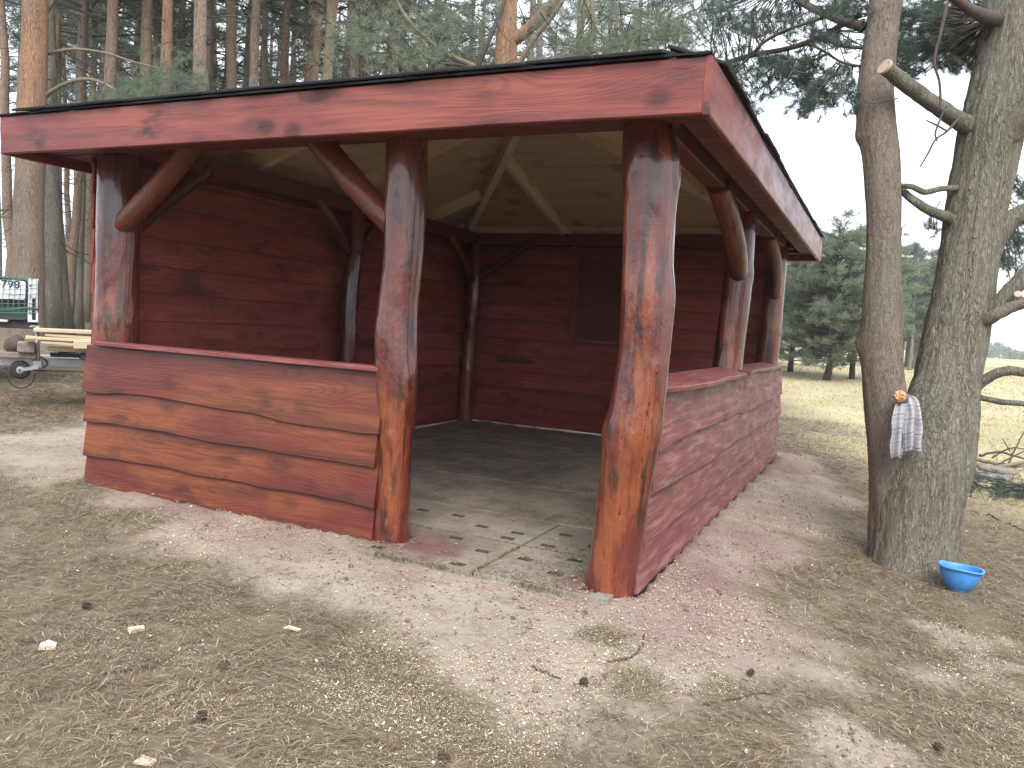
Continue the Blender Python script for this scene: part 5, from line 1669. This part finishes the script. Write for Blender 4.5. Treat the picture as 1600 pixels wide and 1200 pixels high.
offcut(212, 988, [(-.042, -.018), (.036, -.014), (.046, .012), (-.03, .020)], .014, 'whitish flat wood chip left of the open pine cone', 1.5, .25)
offcut(226, 1194, [(-.03, -.02), (.03, -.014), (.034, .014), (-.02, .02)], .008, 'reddish-brown bark flake at the bottom edge', .3)
offcut(457, 985, [(-.04, -.014), (.03, -.012), (.04, .01), (-.03, .014)], .005, 'pale thin shaving on the edge of the sand before the left low wall', .2)

def twig(pts, r, lab, mat=TWIG):
    P = []
    for (x, y) in pts:
        d = ray(x, y); p = CAM + d * ((-.13 - CAM[2]) / d[2])
        for _ in range(2): p = CAM + d * ((ground_z(p[0], p[1]) + .008 - CAM[2]) / d[2])
        P.append(p)
    P = np.array(P); c = P[0].copy(); P = curve_pts(P - c, 14) + np.random.default_rng(len(lab)).normal(0, r * .5, (14, 3))
    V, Fc = tube_vf(P, np.linspace(r, r * .5, 14), 6)
    o = obj('twig', mesh('twig', V, Fc, mat, True), None, tuple(c)); tag(o, lab, 'twig')
twig([(948, 1032), (985, 1028), (1002, 1012), (1006, 990)], .006, 'curved dark twig on the sand right of the entrance post')
twig([(832, 1040), (855, 1052), (876, 1062)], .005, 'short dark twig on the sand just left of the rounded pine cone')
twig([(1545, 805), (1575, 818), (1605, 832)], .008, 'straight thin stick on the grass right of the blue basin')
twig([(1335, 1160), (1333, 1148), (1338, 1138)], .004, 'small pale bent stick in the litter at the lower right', TWIG_PALE)
twig([(1100, 1100), (1180, 1085), (1230, 1072)], .004, 'long thin twig across the sawdust at the lower right')

# ------------------------------------------------------------------ thin air haze over the meadow and wood
def haze():
    m = bpy.data.materials.new('haze_air'); m.use_nodes = True
    nt = m.node_tree; nt.nodes.clear()
    o_ = nt.nodes.new('ShaderNodeOutputMaterial'); v_ = nt.nodes.new('ShaderNodeVolumePrincipled')
    v_.inputs['Color'].default_value = (.96, .97, 1.0, 1); v_.inputs['Density'].default_value = HAZE
    nt.links.new(v_.outputs[0], o_.inputs['Volume'])
    mb = MB(); mb.box((0, 0, 8.5), (2000, 2000, 33))
    o = mb.build('haze', m); o['kind'] = 'stuff'
HAZE = .0008
haze()

# ------------------------------------------------------------------ ground cover: needles, chips, crumbs, grass
def scatter(n, rmin, rmax, az0, az1, seed, power=0.0):
    r2 = np.random.default_rng(seed)
    u = r2.random(n)
    r = rmin * (rmax / rmin) ** u if power == 0 else (rmin ** power + (rmax ** power - rmin ** power) * u) ** (1 / power)
    a = np.radians(az0 + (az1 - az0) * r2.random(n))
    return CAM[0] + np.sin(a) * r, CAM[1] + np.cos(a) * r, r, r2

AZ0, AZ1 = -66, 18
def litter():
    x, y, r, r2 = scatter(400000, 1.25, 17, AZ0, AZ1, 201, .9)
    sm = sand_mask(x, y); fm = field_mask(x, y)
    clumpy = n2(x, y, 3.2, 3, 41)
    keep = (rect_dist(x, y) > .02) & (r2.random(len(x)) < np.clip((1 - sm * .93) * (.62 + .9 * clumpy), 0.02, 1)) & (r2.random(len(x)) > fm * .9)
    x, y, r, sm = x[keep], y[keep], r[keep], sm[keep]
    N = len(x)
    L = r2.uniform(.04, .095, N); w = .0008 + .00026 * r
    th = r2.random(N) * 2 * PI + .0
    swirl = n2(x, y, 1.6, 2, 44) * 3
    th = np.where(r2.random(N) < .5, swirl + r2.normal(0, .5, N), th)
    dz = r2.normal(0, .16, N)
    z0 = ground_h(x, y) + .004 + r2.random(N) ** 2 * .034 * np.clip(1.2 - sm, .2, 1)
    d = np.stack([np.cos(th), np.sin(th), dz], 1); s = np.stack([-np.sin(th), np.cos(th), np.zeros(N)], 1)
    c = np.stack([x, y, z0], 1)
    bend = r2.normal(0, .07, N)[:, None] * s * L[:, None]
    a = c - d * L[:, None] / 2; b = c + d * L[:, None] / 2; mid = c + bend + np.array([0, 0, .003])
    V = np.stack([a, mid - s * w[:, None], b, mid + s * w[:, None]], 1).reshape(-1, 3)
    T = np.arange(N * 4).reshape(-1, 4)
    sh = np.repeat(np.clip(r2.normal(.5, .24, N) + .15 * n2(x, y, 2, 2, 46), 0, 1), 4)
    o = obj('needle_litter', fast_mesh('needle_litter', V, T, LITTER, sh)); tag(o, 'brown carpet of fallen pine needles on the ground', 'needle litter', kind='stuff')
litter()

def chips():
    x, y, r, r2 = scatter(480000, 1.3, 9, AZ0, AZ1, 211, .9)
    sm = sand_mask(x, y)
    dens = np.clip((n2(x, y, 1.7, 3, 51) - .06) * 3.2, 0, 1) ** 1.3 + .14 * sm + .04 + .5 * np.clip((n2(x, y, 6, 2, 53) - .25) * 3, 0, 1) * np.clip(n2(x, y, 1.2, 2, 54) + .3, 0, 1)
    near = np.clip(1.4 - np.abs(poly_sd(x, y, SAND)) / 1.0, .15, 1)
    keep = (rect_dist(x, y) > .05) & (r2.random(len(x)) < dens * near)
    x, y, r = x[keep], y[keep], r[keep]
    N = len(x)
    L = r2.uniform(.0012, .0034, N) * np.where(r2.random(N) < .03, 2.4, 1); W2 = L * r2.uniform(.3, .8, N)
    th = r2.random(N) * 2 * PI
    d = np.stack([np.cos(th), np.sin(th), r2.normal(0, .3, N)], 1); s = np.stack([-np.sin(th), np.cos(th), r2.normal(0, .3, N)], 1)
    c = np.stack([x, y, ground_h(x, y) + .006 + .012 * r2.random(N)], 1)
    V = np.stack([c - d * L[:, None] - s * W2[:, None] * .6, c + d * L[:, None] * .8 - s * W2[:, None], c + d * L[:, None] + s * W2[:, None] * .7, c - d * L[:, None] * .9 + s * W2[:, None]], 1).reshape(-1, 3)
    o = obj('wood_chips', fast_mesh('wood_chips', V, np.arange(N * 4).reshape(-1, 4), CHIPS, np.repeat(r2.random(N), 4))); tag(o, 'pale sawdust and wood chips sprinkled over the ground', 'wood chips', kind='stuff')
chips()

def crumbs():
    x, y, r, r2 = scatter(60000, 1.6, 11, AZ0, AZ1, 221, .9)
    sm = sand_mask(x, y)
    keep = (rect_dist(x, y) > .03) & (r2.random(len(x)) < sm * np.clip(.45 + n2(x, y, 4, 3, 61), .05, 1))
    x, y = x[keep], y[keep]; N = len(x)
    s = r2.uniform(.002, .008, N) * np.where(r2.random(N) < .03, 2.4, 1)
    c = np.stack([x, y, ground_h(x, y) + s * .5], 1)
    oct_ = np.array([[1, 0, 0], [0, 1, 0], [-1, 0, 0], [0, -1, 0], [0, 0, .8]])
    V = c[:, None, :] + oct_[None] * s[:, None, None] * r2.uniform(.7, 1.3, (N, 5, 1))
    T = np.array([[0, 1, 4], [1, 2, 4], [2, 3, 4], [3, 0, 4]])[None] + (np.arange(N) * 5)[:, None, None]
    o = obj('soil_crumbs', fast_mesh('soil_crumbs', V.reshape(-1, 3), T.reshape(-1, 3), CLODS, np.repeat(r2.random(N), 5))); tag(o, 'crumbs of sandy soil strewn round the shelter', 'soil crumbs', kind='stuff')
crumbs()

def floor_debris():
    r2 = np.random.default_rng(241)
    N = 16000
    x = r2.uniform(.2, 4.05, N); y = np.where(r2.random(N) < .55, -.18 + 6 * r2.random(N) ** 2.2, r2.uniform(-.18, 5.8, N))
    ok = ((y > .12) | (x > 2.6)) & (r2.random(N) < np.clip(.45 + 1.2 * n2(x, y, 1.6, 3, 81), .08, 1))
    x, y = x[ok], y[ok]; N = len(x)
    big = r2.random(N)
    L = np.where(big < .25, r2.uniform(.012, .032, N), r2.uniform(.002, .008, N)); W2 = np.where(big < .25, .0016, L * r2.uniform(.4, .9, N))
    th = r2.random(N) * 2 * PI
    d = np.stack([np.cos(th), np.sin(th), r2.normal(0, .12, N)], 1); s = np.stack([-np.sin(th), np.cos(th), r2.normal(0, .25, N)], 1)
    c = np.stack([x, y, np.full(N, .004) + .006 * r2.random(N)], 1)
    V = np.stack([c - d * L[:, None] - s * W2[:, None], c + d * L[:, None] - s * W2[:, None] * .8, c + d * L[:, None] * .9 + s * W2[:, None], c - d * L[:, None] * .8 + s * W2[:, None]], 1).reshape(-1, 3)
    o = obj('floor_debris', fast_mesh('floor_debris', V, np.arange(N * 4).reshape(-1, 4), LITTER, np.repeat(r2.random(N), 4))); tag(o, 'bits of bark, needles and dirt strewn over the slab floor', 'debris', kind='stuff')
floor_debris()

def moss_edge():
    r2 = np.random.default_rng(251); N = 3000
    x = r2.uniform(2.75, 4.0, N); y = -.205 + r2.normal(0, .016, N) - .012 * np.abs(n2(x, x * 0, 5, 2, 91))
    ok = r2.random(N) < np.clip(.5 + 1.3 * n2(x, x * 0, 4, 2, 92), .05, 1); x, y = x[ok], y[ok]
    # the gaps between the lattice slabs too
    xs = np.concatenate([x, 3.38 + r2.normal(0, .008, 500), r2.uniform(2.6, 4.1, 500)]); ys_ = np.concatenate([y, r2.uniform(-.2, .46, 500), .46 + r2.normal(0, .008, 500)])
    N = len(xs); h = r2.uniform(.004, .016, N); w = r2.uniform(.002, .005, N); th = r2.random(N) * 2 * PI
    c = np.stack([xs, ys_, np.full(N, -.012)], 1); s = np.stack([np.cos(th), np.sin(th), np.zeros(N)], 1) * w[:, None]
    tip = c + np.stack([r2.normal(0, .006, N), r2.normal(0, .006, N), h + .008], 1)
    V = np.stack([c - s, c + s, tip], 1).reshape(-1, 3)
    o = obj('moss_edge', fast_mesh('moss_edge', V, np.arange(N * 3).reshape(-1, 3), BLADES, np.repeat(np.clip(r2.normal(.30, .13, N), 0, 1), 3))); tag(o, 'green moss growing along the front edge of the slab floor', 'moss', kind='stuff')
moss_edge()

def grass():
    # short dry meadow tufts, denser and finer close by, plus a few green blades in the litter
    x, y, r, r2 = scatter(170000, 1.5, 60, AZ0, AZ1, 231, .55)
    fm = field_mask(x, y); sm = sand_mask(x, y)
    green = np.clip((n2(x, y, 1.1, 3, 71) - .12) * 2.5, 0, 1) * (1 - sm) * (r < 9)
    keep = (rect_dist(x, y) > .25) & (r2.random(len(x)) < np.maximum(fm * np.clip(.5 + .8 * n2(x, y, .9, 3, 72), .1, 1), green * .10))
    x, y, r, fm = x[keep], y[keep], r[keep], fm[keep]; N = len(x)
    h = r2.uniform(.02, .06, N) * np.where(fm > .3, 1.2, .9); w = .0012 + .00055 * r
    th = r2.random(N) * 2 * PI
    lean = np.stack([np.cos(th), np.sin(th), np.zeros(N)], 1) * r2.uniform(.2, 1.3, N)[:, None] * h[:, None]
    s = np.stack([-np.sin(th + 1), np.cos(th + 1), np.zeros(N)], 1) * w[:, None]
    c = np.stack([x, y, ground_h(x, y)], 1)
    tip = c + lean + np.array([0, 0, 1]) * h[:, None]
    V = np.stack([c - s, c + s, tip], 1).reshape(-1, 3)
    sh = np.where(fm > .3, np.clip(r2.normal(.72, .18, N) - .25 * np.clip(n2(x, y, .5, 2, 73), 0, 1), 0, 1), np.clip(r2.normal(.28, .15, N), 0, 1))
    o = obj('meadow_grass', fast_mesh('meadow_grass', V, np.arange(N * 3).reshape(-1, 3), BLADES, np.repeat(sh, 3))); tag(o, 'short dry yellow-green grass of the meadow', 'grass', kind='stuff')
grass()
